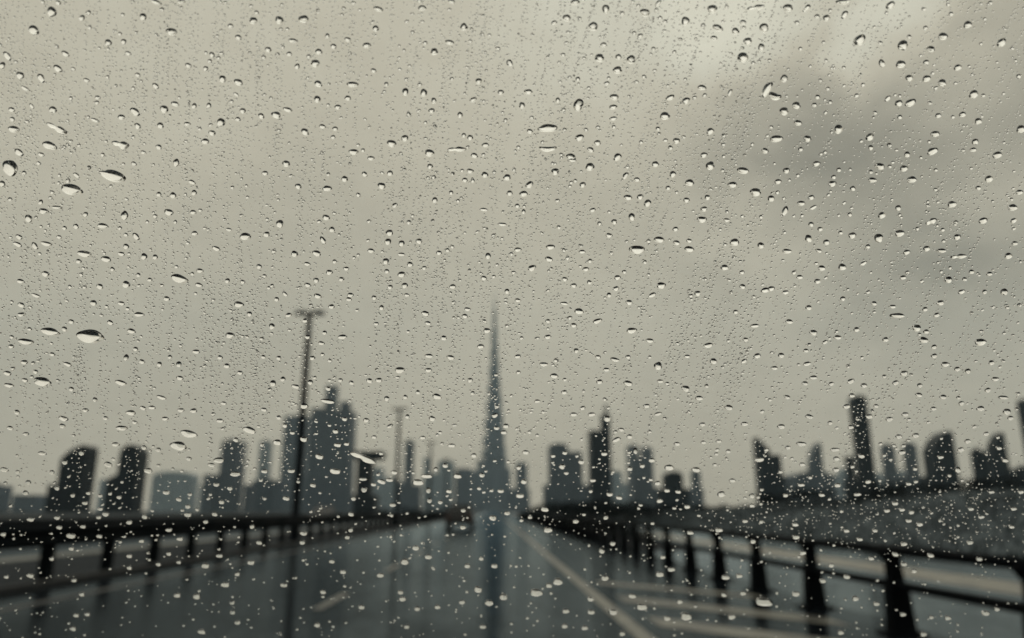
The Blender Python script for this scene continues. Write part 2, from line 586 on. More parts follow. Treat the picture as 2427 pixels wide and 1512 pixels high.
gb = MB()
xs = [12.3 + 0.55 * i for i in range(26)] + [27.5 + 4 * i for i in range(14)] + [90, 130, 200]
ys = [-40 + 1.6 * i for i in range(110)] + [140 + 8 * i for i in range(48)]
pts = []
for y in ys:
    for x in xs:
        pts.append((x, y, bank_h(x, y) + rnd.uniform(-0.05, 0.05) * (x > 13)))
nx = len(xs)
gb.add(pts, [(j * nx + i, j * nx + i + 1, (j + 1) * nx + i + 1, (j + 1) * nx + i) for j in range(len(ys) - 1) for i in range(nx - 1)], True)
tag(gb.build('grassy_hill', M['grass']), kind='structure')

# loose grass on that bank
gv, gf = [], []
for _ in range(14000):
    y = rnd.uniform(10, 95)
    x = rnd.uniform(12.7, 30)
    z = bank_h(x, y) - 0.03
    h = rnd.uniform(0.12, 0.34)
    a = rnd.uniform(0, math.pi)
    dx, dy = math.cos(a) * 0.05, math.sin(a) * 0.05
    lx, ly = rnd.uniform(-.15, .15), rnd.uniform(-.15, .15)
    k = len(gv)
    gv += [(x - dx, y - dy, z), (x + dx, y + dy, z), (x + lx, y + ly, z + h)]
    gf.append((k, k + 1, k + 2))
g = MB()
g.add(gv, gf)
tag(g.build('grass', M['blade']), 'rough pale grass growing on the bank beyond the slip road', 'grass', kind='stuff')

# ------------------------------------------------------------------ guardrails and fence
def w_beam(y0, y1, x, z0, z1, t=0.09):
    """corrugated guardrail beam: a W outline pulled along the road"""
    h = z1 - z0
    prof = [(x, z0), (x + t * .6, z0 + h * .04), (x + t, z0 + h * .18), (x + t, z0 + h * .30), (x + t * .25, z0 + h * .45), (x + t * .25, z0 + h * .55),
            (x + t, z0 + h * .70), (x + t, z0 + h * .82), (x + t * .6, z0 + h * .96), (x, z1), (x - .02, z1), (x - .02, z0)]
    b = MB()
    b.prism_y(prof, y0, y1)
    return b


def guardrail(x, y0, y1, first, step, n, z0, z1, label, side=1):
    root = empty('guardrail', (x, first, 0))
    tag(root, label, 'guardrail')
    b = w_beam(y0 - first, y1 - first, 0.10 * side, z0, z1, 0.09 * side)
    b.build('beam', M['rail'], root)
    cap = MB()
    cap.box(-0.05, 0.07, y0 - first, y1 - first, z1 + 0.004, z1 + 0.05)
    cap.build('top_rail', M['rail'], root)
    pm = None
    for k in range(n):
        if pm is None:
            b = MB()
            b.box(-.09, .09, -.075, .075, -0.02, z1)
            b.box(-.11, .11, -.11, .11, -0.02, 0.03)
            b.box(.093 * side if side > 0 else -.098, .098 if side > 0 else -.093, -.05, .05, z0 + .1, z1 - .1)
            pm = b.build('post', M['rail'], root)
            pm.location = (0, 0, 0)
        else:
            c = pm.copy()
            COL.objects.link(c)
            c.parent = root
            c.location = (0, step * k, 0)
    return root


guardrail(-7.62, 4.0, 260.0, 7.25, 2.06, 90, 0.62, 0.98, 'long dark steel guardrail on posts along the median, lamp posts rising behind it')
guardrail(-25.0, 4.0, 420.0, 10.0, 4.0, 90, 0.42, 0.74, 'low dark guardrail on the far side of the opposite carriageway', side=1)

# two-railed fence at the right: posts with a broad foot and a slim leaning head
fx = 4.1
root = empty('roadside_fence', (fx, 5.87, 0))
tag(root, 'black two-railed fence with broad-footed posts beside the hatched road shoulder', 'fence')
for nm, z0, z1, x0, x1 in (('top_rail', 0.755, 0.86, -.06, .06), ('lower_rail', 0.425, 0.515, -.05, .05)):
    b = MB()
    prof = []
    zc, hz, xc, hx = (z0 + z1) / 2, (z1 - z0) / 2, (x0 + x1) / 2, (x1 - x0) / 2
    for k in range(10):
        a = 2 * math.pi * k / 10
        prof.append((xc + hx * math.cos(a), zc + hz * math.sin(a)))
    b.prism_y(prof, -4.0, 130.0)
    b.build(nm, M['fence'], root)
pst = None
for k in range(62):
    if pst is None:
        b = MB()
        # broad foot
        b.hexa([(-.125, -.08, -.01), (.125, -.08, -.01), (.125, .08, -.01), (-.125, .08, -.01)],
               [(-.10, -.07, .445), (.10, -.07, .445), (.10, .07, .445), (-.10, .07, .445)])
        # slim head with a bracket under the top rail
        b.hexa([(-.075, -.06, .447), (.075, -.06, .447), (.075, .06, .447), (-.075, .06, .447)],
               [(-.075, -.05, .76), (.05, -.05, .76), (.05, .05, .76), (-.075, .05, .76)])
        b.hexa([(-.09, -.052, .70), (.06, -.052, .70), (.06, .052, .70), (-.09, .052, .70)],
               [(-.15, -.052, .79), (.06, -.052, .79), (.06, .052, .79), (-.15, .052, .79)])
        b.box(-.20, .20, -.13, .13, -.01, .025)
        pst = b.build('post', M['fence'], root)
    else:
        c = pst.copy()
        COL.objects.link(c)
        c.parent = root
        c.location = (0, 2.08 * k, 0)

# ------------------------------------------------------------------ lamp posts
def lamp_post(h):
    r = empty('street_lamp', (0, 0, 0))
    b = MB()
    b.lathe([(.22, -.05), (.22, .9), (.17, 1.0), (.155, 3.0), (.115, h - .1), (.115, h - .02)], 12)
    b.build('pole', M['pole'], r)
    b = MB()
    b.box(-.28, .28, -.28, .28, -.05, .03)
    b.build('base_plate', M['pole'], r)
    b = MB()
    b.tube([(-.30, 0, h), (.30, 0, h)], .08)
    b.lathe([(.10, h - .14), (.10, h + .07)], 10)
    b.build('arm', M['pole'], r)
    for s in (-1, 1):
        b = MB()
        x0, x1 = .22 * s, .60 * s
        b.hexa([(x0, -.12, h - .06), (x1, -.13, h - .05), (x1, .13, h - .05), (x0, .12, h - .06)],
               [(x0, -.07, h + .13), (x1, -.05, h + .09), (x1, .05, h + .09), (x0, .07, h + .13)])
        hd = b.build('lamp_head', M['pole'], r)
        b = MB()
        b.box(min(.30 * s, .55 * s), max(.30 * s, .55 * s), -.09, .09, h - .085, h - .062)
        b.build('lens', M['lens'], hd)
    return r


lp = lamp_post(9.16)
kids = tree_of(lp)
lamp_labels = ['tall dark twin-headed lamp post, the nearest one, against the pale sky', 'smaller grey twin-headed lamp post, second along the median rail',
               'thin hazy twin-headed lamp post, third along the median rail', 'faint hazy lamp post, fourth along the median rail, near the needle tower',
               'faintest far lamp post, fifth along the median rail beside the needle tower']
for k, lb in enumerate(lamp_labels):
    o = lp if k == 0 else copy_tree(lp, kids)
    o.location = (-7.75, 30.0 * (k + 1), 0)
    tag(o, lb, 'lamp post', 'street lamps along the median')

# ------------------------------------------------------------------ cars far ahead
def car(name, label, loc, paint, rz=0.0, tall=1.62, lamps=True):
    r = empty(name, loc, rz)
    tag(r, label, 'car', 'cars far along the road')
    w = .92
    prof = [(-2.25, .32), (-2.3, .62), (-2.24, .98), (-2.05, 1.02), (2.0, .98), (2.2, .8), (2.28, .45), (2.2, .30)]
    b = MB()
    b.prism_x(prof, -w, w)
    b.hexa([(-w + .02, -2.1, 1.0), (w - .02, -2.1, 1.0), (w - .02, 1.05, .99), (-w + .02, 1.05, .99)],
           [(-w + .17, -1.85, tall - .02), (w - .17, -1.85, tall - .02), (w - .17, .15, tall - .02), (-w + .17, .15, tall - .02)])
    b.box(-w + .2, w - .2, -1.8, .1, tall - .018, tall + .02)
    b.build('body', paint, r)
    b = MB()
    b.hexa([(-.72, -2.13, 1.06), (.72, -2.13, 1.06), (.72, -2.06, 1.06), (-.72, -2.06, 1.06)],
           [(-.64, -1.93, tall - .12), (.64, -1.93, tall - .12), (.64, -1.86, tall - .12), (-.64, -1.86, tall - .12)])
    b.build('rear_window', M['carglass'], r)
    b = MB()
    b.hexa([(-.74, .96, 1.04), (.74, .96, 1.04), (.74, 1.06, 1.04), (-.74, 1.06, 1.04)],
           [(-.62, .2, tall - .1), (.62, .2, tall - .1), (.62, .28, tall - .1), (-.62, .28, tall - .1)])
    b.build('windscreen', M['carglass'], r)
    b = MB()
    b.box(-w + .03, w - .03, -2.36, -2.24, .34, .56)
    b.build('bumper', M['tyre'], r)
    for s in (-1, 1):
        b = MB()
        b.box(min(.66 * s, .88 * s), max(.66 * s, .88 * s), -2.31, -2.25, .68, .94)
        b.build('tail_light', M['tail'], r)
        for y in (-1.4, 1.4):
            b = MB()
            n = 16
            xa, xb = (.70 * s, .93 * s)
            b.rings([[(x, y + .33 * math.cos(2 * math.pi * i / n), .33 + .33 * math.sin(2 * math.pi * i / n)) for i in range(n)] for x in (xa, xb)], False)
            wh = b.build('wheel', M['tyre'], r)
            b = MB()
            b.rings([[(x, y + .19 * math.cos(2 * math.pi * i / n), .33 + .19 * math.sin(2 * math.pi * i / n)) for i in range(n)] for x in (.925 * s, .938 * s)], False)
            b.build('rim', M['rail'], wh)
    return r


car('car', 'dark car far ahead in the left lane with its reflection on the wet road', (-2.45, 55, 0), M['carpaint'])
car('car', 'dark car on the opposite carriageway showing just over the guardrail beside the tall lamp post', (-18.6, 83, 0), M['carpaint2'], math.pi, 1.7)

# ------------------------------------------------------------------ shrubs and trees
def make_shrub(seed, h, wd, n=700):
    rr = random.Random(seed)
    t = MB()
    t.tube([(0, 0, -.15), (.03, .02, h * .3), (-.04, .05, h * .62)], [.07, .05, .02], 6)
    for k in range(5):
        a = rr.uniform(0, 6.28)
        t.tube([(0, 0, h * .15), (math.cos(a) * wd * .25, math.sin(a) * wd * .25, h * .5)], [.04, .015], 5)
    v, f = [], []
    lobes = [(rr.uniform(-.32, .32) * wd, rr.uniform(-.32, .32) * wd, h * rr.uniform(.35, .78), rr.uniform(.22, .36)) for _ in range(9)]
    for _ in range(n):
        lx, ly, lz, lr = rr.choice(lobes)
        d = Vector((rr.gauss(0, 1), rr.gauss(0, 1), rr.gauss(0, 1))).normalized() * (rr.random() ** .4)
        p = Vector((lx, ly, lz)) + Vector((d.x * lr * wd, d.y * lr * wd, d.z * lr * h * .8))
        if p.z < .02:
            p.z = rr.uniform(.05, .3)
        a = Vector((rr.gauss(0, 1), rr.gauss(0, 1), rr.gauss(0, 1))).normalized()
        b = a.cross(Vector((rr.gauss(0, 1), rr.gauss(0, 1), rr.gauss(0, 1)))).normalized()
        s = rr.uniform(.05, .13) * (h / 2.5) ** .5
        k = len(v)
        v += [p - a * s, p + b * s * .6, p + a * s, p - b * s * .6]
        f.append((k, k + 1, k + 2, k + 3))
    return t, (v, f)


protos = []
for i in range(5):
    t, (v, f) = make_shrub(40 + i, 2.6 + .2 * i, 3.2 + .3 * i)
    r = empty('shrub', (0, 0, 0))
    t.build('trunk', M['bark'], r)
    c = MB()
    c.add(v, f)
    c.build('crown', M['leaf'], r)
    protos.append((r, tree_of(r), 2.6 + .2 * i))
used = set()


def shrub(u, vtop, Y, label, group, wide=1.0):
    p = at(u, vtop, Y)
    i = rnd.randrange(5)
    r, kd, h0 = protos[i]
    o = r if i not in used else copy_tree(r, kd)
    used.add(i)
    zb = bank_h(p.x, Y) if p.x > 12.4 else -0.01
    s = max((p.z - zb) / (h0 * .92), .15)
    o.location = (p.x, Y, zb)
    o.scale = (s * wide, s * wide, s)
    o.rotation_euler = (0, 0, rnd.uniform(0, 6.28))
    tag(o, label, 'shrub', group)
    return o


hedge_pos = []
u = 1262.0
while u < 1800:
    if u < 1300:
        vt = 1203 - (u - 1262) * .25
    elif u < 1490:
        vt = 1186
    else:
        vt = 1196
    hedge_pos.append((u, vt + rnd.uniform(-4, 5), rnd.uniform(70, 120) if u > 1330 else rnd.uniform(110, 170)))
    u += 13
n_h = len(hedge_pos)
for k, (u_, v_, Y_) in enumerate(hedge_pos):
    if u_ < 1300:
        lb = 'dark shrub at the thin end of the hedge where the road meets the skyline'
    elif u_ < 1490:
        lb = 'dense dark shrub in the high part of the roadside hedge under the mast tower'
    else:
        lb = 'dark shrub in the low part of the hedge, under the gap in the skyline'
    shrub(u_, v_, Y_, lb, 'shrubs of the roadside hedge', 1.35)
bank_b = [(1985, 1178, 46, 'dark round bush on the crest of the bank below the tall slim tower'), (2032, 1176, 48, 'low bush on the bank crest at the foot of the tall slim tower'),
          (2172, 1176, 40, 'single small dark bush alone on the bank slope'), (2350, 1152, 36, 'dark bush on the bank crest below the two far right towers'),
          (2392, 1152, 36, 'wider dark bush at the far right end of the bank crest'), (1900, 1190, 58, 'low bush on the bank crest below the peaked tower'),
          (1840, 1190, 64, 'low spreading bush on the bank crest below the slant-roofed tower')]
for u_, v_, Y_ in ((1815, 1188, 66), (1868, 1184, 60), (1930, 1181, 56), (2075, 1173, 46), (2110, 1176, 45), (2140, 1170, 43), (2215, 1166, 41), (2245, 1170, 40), (2285, 1166, 39), (2320, 1160, 38), (2412, 1150, 35)):
    shrub(u_, v_ - 19 - rnd.uniform(0, 12), Y_, 'ragged dark bush in the uneven line along the bank crest under the right skyline', 'line of bushes on the bank crest', 2.2)
for u_, v_, Y_, lb in bank_b:
    shrub(u_, v_, Y_, lb, 'bushes on the grassy bank', 1.2)
for k in range(34):
    Y_ = 27 + 2.2 * k + .055 * k * k + rnd.uniform(-.6, .6)
    x_ = rnd.uniform(4.95, 6.1)
    i = rnd.randrange(5)
    r, kd, h0 = protos[i]
    o = copy_tree(r, kd)
    sc_ = rnd.uniform(.75, 1.25) / h0
    o.location = (x_, Y_, 0)
    o.scale = (sc_ * 1.25, sc_ * 1.9, sc_)
    o.rotation_euler = (0, 0, rnd.uniform(-.3, .3))
    tag(o, 'low dark shrub in the row close behind the two-railed fence', 'shrub', 'low shrubs behind the fence')
for k, (u_, v_, Y_) in enumerate([(960, 1199, 150), (990, 1202, 170), (1030, 1204, 190), (1055, 1203, 200), (915, 1204, 140), (860, 1208, 120)]):
    shrub(u_, v_, Y_, 'far dark shrub on the median side near the vanishing end of the guardrail', 'shrubs beyond the guardrail', 1.5)

# ------------------------------------------------------------------ skyline
def span(u0, u1, v, Y, depth=None):
    """front face of a tower seen between u0 and u1, its visible side wall included, and its depth"""
    a, b = at(u0, v, Y), at(u1, v, Y)
    x0, x1, z = a.x, b.x, (a.z + b.z) / 2
    off, wpx = abs((u0 + u1) / 2 - 1175), abs(u1 - u0)
    d = max(min(x1 - x0, 46.0), 6.0)
    if off > wpx:
        d = max(min(d, .33 * wpx * Y / (off - .33 * wpx)), 4.0)
    k = (Y + d) / Y
    if x0 > 0:
        x0 = min(x0 * k, x1 - .5 * (x1 - x0))
    elif x1 < 0:
        x1 = max(x1 * k, x0 + .5 * (x1 - x0))
    return x0, x1, z, d


def outline(u0, u1, v, Y, shape, q):
    """x-z outline of a tower whose top is seen between u0 and u1 at height v"""
    x0, x1, z, _ = span(u0, u1, v, Y)
    w = x1 - x0
    if shape == 'flat':
        return [(x0, -1), (x1, -1), (x1, z), (x0, z)], z
    if shape == 'round':            # rounded head
        pr = [(x0, -1), (x1, -1)]
        for k in range(13):
            t = math.pi * k / 12
            pr.append(((x0 + x1) / 2 + w / 2 * math.cos(t), z - w * q + w * q * math.sin(t)))
        return pr, z
    if shape == 'slope_left':       # high at the right, roof falls to the left by q pixels
        zl = at(u0, v + q, Y).z
        pr = [(x0, -1), (x1, -1), (x1, z - w * .12), (x1 - w * .12, z), (x1 - w * .38, z - (z - zl) * .10), (x1 - w * .72, z - (z - zl) * .45), (x0, zl)]
        return pr, z
    if shape == 'slope_right':
        zr = at(u1, v + q, Y).z
        return [(x0, -1), (x1, -1), (x1, zr), (x0 + w * .25, z - (z - zr) * .25), (x0, z)], z
    if shape == 'notch':            # two horns with a dip between
        zd = at(u0, v + q, Y).z
        return [(x0, -1), (x1, -1), (x1, z - (z - zd) * .25), (x1 - w * .36, z - (z - zd) * .1), (x1 - w * .38, zd), (x0 + w * .36, zd), (x0 + w * .33, z), (x0, z)], z
    raise ValueError(shape)


def tower(label, Y, parts, m, depth=None, name='tower', roof=True):
    u_mid = (parts[0][1] + parts[0][2]) / 2
    base = at(u_mid, 1212, Y)
    r = empty(name, (base.x, Y, 0))
    tag(r, label, 'building')
    first = True
    for i, p in enumerate(parts):
        nm, u0, u1, v, shape = p[:5]
        q = p[5] if len(p) > 5 else 0.0
        pr, z = outline(u0, u1, v, Y, shape, q)
        w = max(x for x, _ in pr) - min(x for x, _ in pr)
        d = span(u0, u1, v, Y)[3]
        ins = 0.45 * i
        b = MB()
        b.prism_y([(x - base.x, zz) for x, zz in pr], ins, d - ins * .7)
        # floor ledges that stand proud of the walls
        if shape == 'flat':
            x0, x1 = pr[0][0] - base.x, pr[1][0] - base.x
            b.box(x0 - .25, x1 + .25, ins - .25, d - ins * .7 + .25, z + .02, z + 1.1)
        o = b.build(nm, m, r)
        if first and roof and shape == 'flat' and w > 8:
            rb = MB()
            rb.box(x0 + w * .2, x0 + w * .55, d * .3, d * .6, z + 1.12, z + 4.2)
            rb.box(x0 + w * .62, x0 + w * .8, d * .35, d * .55, z + 1.12, z + 3.0)
            rb.build('roof_plant', M['roof'], o)
        first = False
    return r


D, MI, P = M['fac_dark'], M['fac_mid'], M['fac_pale']
tower('low hazy block at the far left edge of the skyline', 1300, [('tower_body', -60, 32, 1152, 'flat'), ('annex', 30, 110, 1174, 'flat')], MI)
tower('dark tower with a sloping shoulder, first dark tower of the left skyline', 560, [('tower_body', 148, 236, 1054, 'slope_left', 34), ('podium', 112, 158, 1152, 'flat')], D)
tower('dark round-headed tower, narrower one beside the shoulder-topped tower', 620, [('tower_body', 286, 356, 1053, 'round', .5), ('annex', 252, 300, 1124, 'slope_left', 16)], D)
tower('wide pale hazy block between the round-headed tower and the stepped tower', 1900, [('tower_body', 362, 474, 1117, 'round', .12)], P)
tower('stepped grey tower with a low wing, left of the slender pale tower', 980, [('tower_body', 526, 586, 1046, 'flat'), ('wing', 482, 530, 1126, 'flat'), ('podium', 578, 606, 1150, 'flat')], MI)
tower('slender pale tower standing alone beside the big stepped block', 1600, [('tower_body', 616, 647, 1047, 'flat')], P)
tower('low grey block at the foot of the slender pale tower', 1100, [('tower_body', 598, 674, 1140, 'flat')], MI)
tower('big stepped grey tower with a tall crown right of the nearest lamp post', 1250,
      [('tower_body', 737, 847, 974, 'flat'), ('crown', 772, 804, 915, 'flat'), ('right_block', 806, 834, 953, 'flat'), ('left_wing', 737, 770, 968, 'flat')], MI, roof=False)
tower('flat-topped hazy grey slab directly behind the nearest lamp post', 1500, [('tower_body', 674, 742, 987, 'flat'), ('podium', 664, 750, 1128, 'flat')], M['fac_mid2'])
tower('dark short tower with a broad overhanging top', 640, [('tower_body', 846, 888, 1092, 'flat'), ('podium', 836, 900, 1176, 'flat')], D, roof=False)
# its overhanging head
hr = [o for o in SC.objects if o.get('label') == 'dark short tower with a broad overhanging top'][0]
a, b_ = at(838, 1070, 640), at(908, 1092, 640)
hb = MB()
hb.hexa([(a.x - hr.location.x + 2, -3, b_.z + 1.2), (b_.x - hr.location.x - 2, -3, b_.z + 1.2), (b_.x - hr.location.x - 2, 17, b_.z + 1.2), (a.x - hr.location.x + 2, 17, b_.z + 1.2)],
        [(a.x - hr.location.x, -5, a.z), (b_.x - hr.location.x, -5, a.z), (b_.x - hr.location.x, 19, a.z), (a.x - hr.location.x, 19, a.z)])
hb.build('overhanging_top', D, hr)
tower('slim grey tower just right of the second lamp post', 1500, [('tower_body', 960, 983, 1046, 'flat'), ('podium', 940, 1000, 1150, 'flat')], MI)
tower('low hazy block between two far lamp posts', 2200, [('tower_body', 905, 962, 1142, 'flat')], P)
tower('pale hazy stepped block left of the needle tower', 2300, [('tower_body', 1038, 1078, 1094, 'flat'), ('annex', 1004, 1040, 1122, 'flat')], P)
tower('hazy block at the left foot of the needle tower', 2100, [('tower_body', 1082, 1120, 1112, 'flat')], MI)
tower('small hazy tower right of the needle tower beside the gap of sky', 2000, [('tower_body', 1222, 1250, 1098, 'flat'), ('podium', 1200, 1256, 1160, 'flat')], MI)
tower('wide grey tower at the right edge of the gap of sky', 1050, [('tower_body', 1298, 1346, 1050, 'round', .2), ('wing', 1340, 1380, 1072, 'flat'), ('podium', 1286, 1396, 1150, 'flat')], MI)
tower('dark square tower with a tall mast on its right corner', 820, [('tower_body', 1392, 1446, 1022, 'flat'), ('upper_block', 1422, 1446, 985, 'flat'), ('mast', 1432, 1440, 962, 'flat')], D, roof=False)
tower('grey tower with two horns and a dip between them', 1350, [('tower_body', 1483, 1546, 1054, 'notch', 32)], MI)
tower('low block in front of the two-horned tower', 1000, [('tower_body', 1492, 1540, 1140, 'flat'), ('wing', 1530, 1562, 1158, 'flat')], MI)
tower('dark round-topped low tower right of the two-horned tower', 760, [('tower_body', 1568, 1618, 1116, 'round', .3), ('podium', 1556, 1634, 1160, 'flat')], D)
tower('small grey block at the left edge of the wide gap of sky', 1200, [('tower_body', 1636, 1660, 1119, 'flat'), ('podium', 1616, 1668, 1160, 'flat')], MI)
tower('dark tower with a roof slanting down to the right', 820, [('tower_body', 1782, 1822, 1036, 'slope_right', 30), ('wing', 1822, 1851, 1080, 'flat'), ('podium', 1792, 1862, 1130, 'flat')], D)
tower('pointed grey tower rising from a low rounded mass', 1000, [('tower_body', 1908, 1946, 1048, 'slope_left', 46), ('low_mass', 1856, 1976, 1116, 'round', .15)], MI)
tower('tallest dark slim tower with a rounded head on the right skyline', 700, [('tower_body', 2008, 2053, 936, 'round', .3), ('shoulder', 2000, 2024, 1084, 'flat'), ('podium', 1998, 2084, 1138, 'flat')], D)
tower('narrow grey tower just right of the tallest slim tower', 980, [('tower_body', 2085, 2120, 1058, 'flat')], MI)
tower('narrow grey tower left of the curved dark tower', 980, [('tower_body', 2137, 2172, 1054, 'flat'), ('podium', 2126, 2186, 1130, 'flat')], MI)
tower('broad dark tower with a curved back falling to the left', 780, [('tower_body', 2178, 2258, 1020, 'slope_left', 46), ('podium', 2176, 2262, 1130, 'flat')], D)
tower('dark narrow low tower, left one of the far right pair', 760, [('tower_body', 2298, 2334, 1070, 'flat')], D)
tower('dark peaked tower, right one of the far right pair', 800, [('tower_body', 2326, 2380, 1024, 'slope_left', 52), ('podium', 2300, 2392, 1136, 'flat')], D)
tower('low dark block near the right edge of the picture', 800, [('tower_body', 2390, 2470, 1112, 'flat')], D)
tower('tall dark tower cut by the right edge of the picture', 720, [('tower_body', 2406, 2480, 940, 'round', .2)], D)

# faint low blocks far back in the haze
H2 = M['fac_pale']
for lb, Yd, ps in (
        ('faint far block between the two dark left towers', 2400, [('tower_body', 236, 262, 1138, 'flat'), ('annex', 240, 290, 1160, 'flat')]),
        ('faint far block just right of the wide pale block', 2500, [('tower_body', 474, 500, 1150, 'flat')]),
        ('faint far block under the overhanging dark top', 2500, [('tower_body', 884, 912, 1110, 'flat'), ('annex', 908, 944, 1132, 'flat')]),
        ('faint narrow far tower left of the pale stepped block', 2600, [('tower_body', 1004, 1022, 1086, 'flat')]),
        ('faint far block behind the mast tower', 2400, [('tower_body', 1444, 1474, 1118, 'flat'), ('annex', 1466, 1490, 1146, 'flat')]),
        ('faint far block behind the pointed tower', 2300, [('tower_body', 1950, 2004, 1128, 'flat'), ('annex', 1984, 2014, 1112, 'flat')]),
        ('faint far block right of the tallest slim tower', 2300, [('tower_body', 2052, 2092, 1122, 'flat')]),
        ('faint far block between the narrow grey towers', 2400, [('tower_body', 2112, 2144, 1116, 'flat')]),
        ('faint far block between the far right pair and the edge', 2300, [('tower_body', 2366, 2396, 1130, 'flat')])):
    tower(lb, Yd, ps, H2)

# needle tower: stepped wings that spiral in around a tapering core
YB = 2750.0
bc = at(1169, 1212, YB)
r = empty('needle_tower', (bc.x, YB, 0))
tag(r, 'very tall needle-shaped stepped tower fading into the cloud at the end of the road', 'building')
px = YB / FPX                      # metres per picture pixel out there
prof_v = [(1212, 70), (1085, 64), (1060, 57), (1020, 50), (979, 43), (938, 35), (897, 28), (856, 21), (816, 17), (775, 12), (745, 8)]
zs = [(at(1172, v, YB).z, w * px / 2) for v, w in prof_v]
b = MB()
for k in range(len(zs) - 1):
    z0, z1 = (zs[k][0] if k else -1.0), zs[k + 1][0]
    rad = (zs[k][1] + zs[k + 1][1]) / 2
    for j in range(3):
        a = 2 * math.pi * j / 3 + .5
        zt = z1 - (z1 - z0) * .33 * j
        cx, cy_ = math.cos(a) * rad * .52, math.sin(a) * rad * .52
        b.lathe([(rad * .5, z0 + .2 * j), (rad * .5, zt), (rad * .42, zt + 2)], 12, (cx, cy_), False)
    b.lathe([(rad * .62, z0 + .4), (rad * .6, z1 + 3)], 14, (0, 0), False)
b.build('shaft', M['spire'], r)
b = MB()
zt = zs[-1][0]
b.lathe([(6.4, zt - 3), (4.6, zt + 25), (3.4, zt + 26), (2.6, zt + 55), (1.6, zt + 56), (1.0, zt + 86), (.3, zt + 96)], 10)
b.build('mast', M['spire'], r)
b = MB()
zp = at(1172, 1088, YB).z
b.box(-54 * px, -19 * px, -20, 60, -1, zp - 42)
b.box(17 * px, 40 * px, -18, 58, -1, zp - 34)
b.box(-38 * px, 27 * px, -24, 66, -1, zp - 4)
b.box(-84 * px, 74 * px, -30, 72, -1, zp - 105)
b.build('podium', M['spire'], r)

# ------------------------------------------------------------------ haze
hz = MB()
hz.box(-2450, 2450, -290, 3450, -1.2, 905)
hm = bpy.data.materials.new('haze_air')
hm.use_nodes = True
ht = hm.node_tree
ht.nodes.clear()
ho = ht.nodes.new('ShaderNodeOutputMaterial')
hv = ht.nodes.new('ShaderNodeVolumePrincipled')
hv.inputs['Color'].default_value = (0.62, 0.83, 1.0, 1)
hv.inputs['Density'].default_value = 7.6e-5
hv.inputs['Anisotropy'].default_value = 0.35
ht.links.new(hv.outputs[0], ho.inputs['Volume'])
tag(hz.build('haze', hm), kind='stuff')

# ------------------------------------------------------------------ windscreen
GA = 44.0                                     # elevation of the glass's outward normal
GN = Vector((0, math.cos(R(GA)), math.sin(R(GA))))
GUP = Vector((0, -math.sin(R(GA)), math.cos(R(GA))))
GX = Vector((1, 0, 0))
GD = 0.335                                    # camera to the outer face
EYE = Vector((0, 0, CAM_H))
G0 = EYE + GN * GD
gm = bpy.data.materials.new('clear_glass')
gm.use_nodes = True
gt = gm.node_tree
gt.nodes.clear()
go = gt.nodes.new('ShaderNodeOutputMaterial')
gtr = gt.nodes.new('ShaderNodeBsdfTransparent')
gtr.inputs['Color'].default_value = (0.985, 0.99, 0.985, 1)
gt.links.new(gtr.outputs[0], go.inputs['Surface'])
b = MB()
b.box(-.72, .72, -.78, .46, -.0052, -.0002)   # x across, y up the glass, z outwards
own = empty('car', (0, 0.5, 0))
tag(own, 'car we look out of, showing only its clear raked windscreen speckled with raindrops', 'car')
ws = b.build('windscreen', gm)
GMAT = Matrix(((GX.x, GUP.x, GN.x, G0.x), (GX.y, GUP.y, GN.y, G0.y), (GX.z, GUP.z, GN.z, G0.z), (0, 0, 0, 1)))
ws.matrix_world = GMAT
ws.parent = own
ws.matrix_parent_inverse = Matrix.Translation((0, -0.5, 0))
# bonnet and dashboard lie unseen below the frame, added to darken the drop tops
b = MB()
rows_ = [(.80, .915, .70), (.95, .935, .74), (1.25, .90, .76), (1.6, .83, .76), (1.85, .74, .74), (1.95, .62, .72)]
rg = []
for y, z, hw in rows_:
    rg.append([(hw * k / 6.0, y - .5 - .05 * abs(k / 6.0) ** 2, z - .10 * abs(k / 6.0) ** 3) for k in range(-6, 7)] + [(hw * k / 6.0, y - .5, .30) for k in range(6, -7, -1)])
b.rings(rg)
b.build('bonnet', plain('black_bonnet_paint', (0.006, 0.007, 0.008), 0.5, 0.0, 0.2, 2.0, spec=0.12), own)
b = MB()
b.hexa([(-.70, -.2, .62), (.70, -.2, .62), (.70, .24, .62), (-.70, .24, .62)], [(-.70, -.16, .82), (.70, -.16, .82), (.70, .22, .885), (-.70, .22, .885)])
b.build('dashboard', plain('black_dashboard', (0.006, 0.006, 0.006), 0.9, 0.0, 0.2, 9.0, spec=0.1), own)

wm, wtt, wb = mat('rain_water')
wb.inputs['Base Color'].default_value = (1, 1, 1, 1)
wb.inputs['Roughness'].default_value = 0.0
wb.inputs['IOR'].default_value = 1.333
wb.inputs['Transmission Weight'].default_value = 1.0


def on_glass(u, v):
    """2600-scale pixel -> (across, up) on the outer glass face"""
    d = cam_ray(u * 2427 / 2600.0, v * 1512 / 1620.0)
    t = GD / d.dot(GN)
    p = d * t - GN * GD
    return np.array((p.dot(GX), p.dot(GUP)))


def crest_at(v, w):
    """where the crest sits between rim and rim: shaped by height in view for the dark upper arcs"""
    k = min(max((v - 950) / 350.0, 0.0), 1.0)
    j = min(max((v - 250) / 600.0, 0.0), 1.0)
    top = (-.18 if w > 8 else -.38) * (1 - j) + (-.30 if w > 8 else -.48) * j
    return top * (1 - k) + .02 * k


def swell_at(v):
    """drops made taller on the upper glass to darken their upper arcs"""
    j = min(max((v - 250) / 600.0, 0.0), 1.0)
    return 1.42 * (1 - j) + 1.05 * j


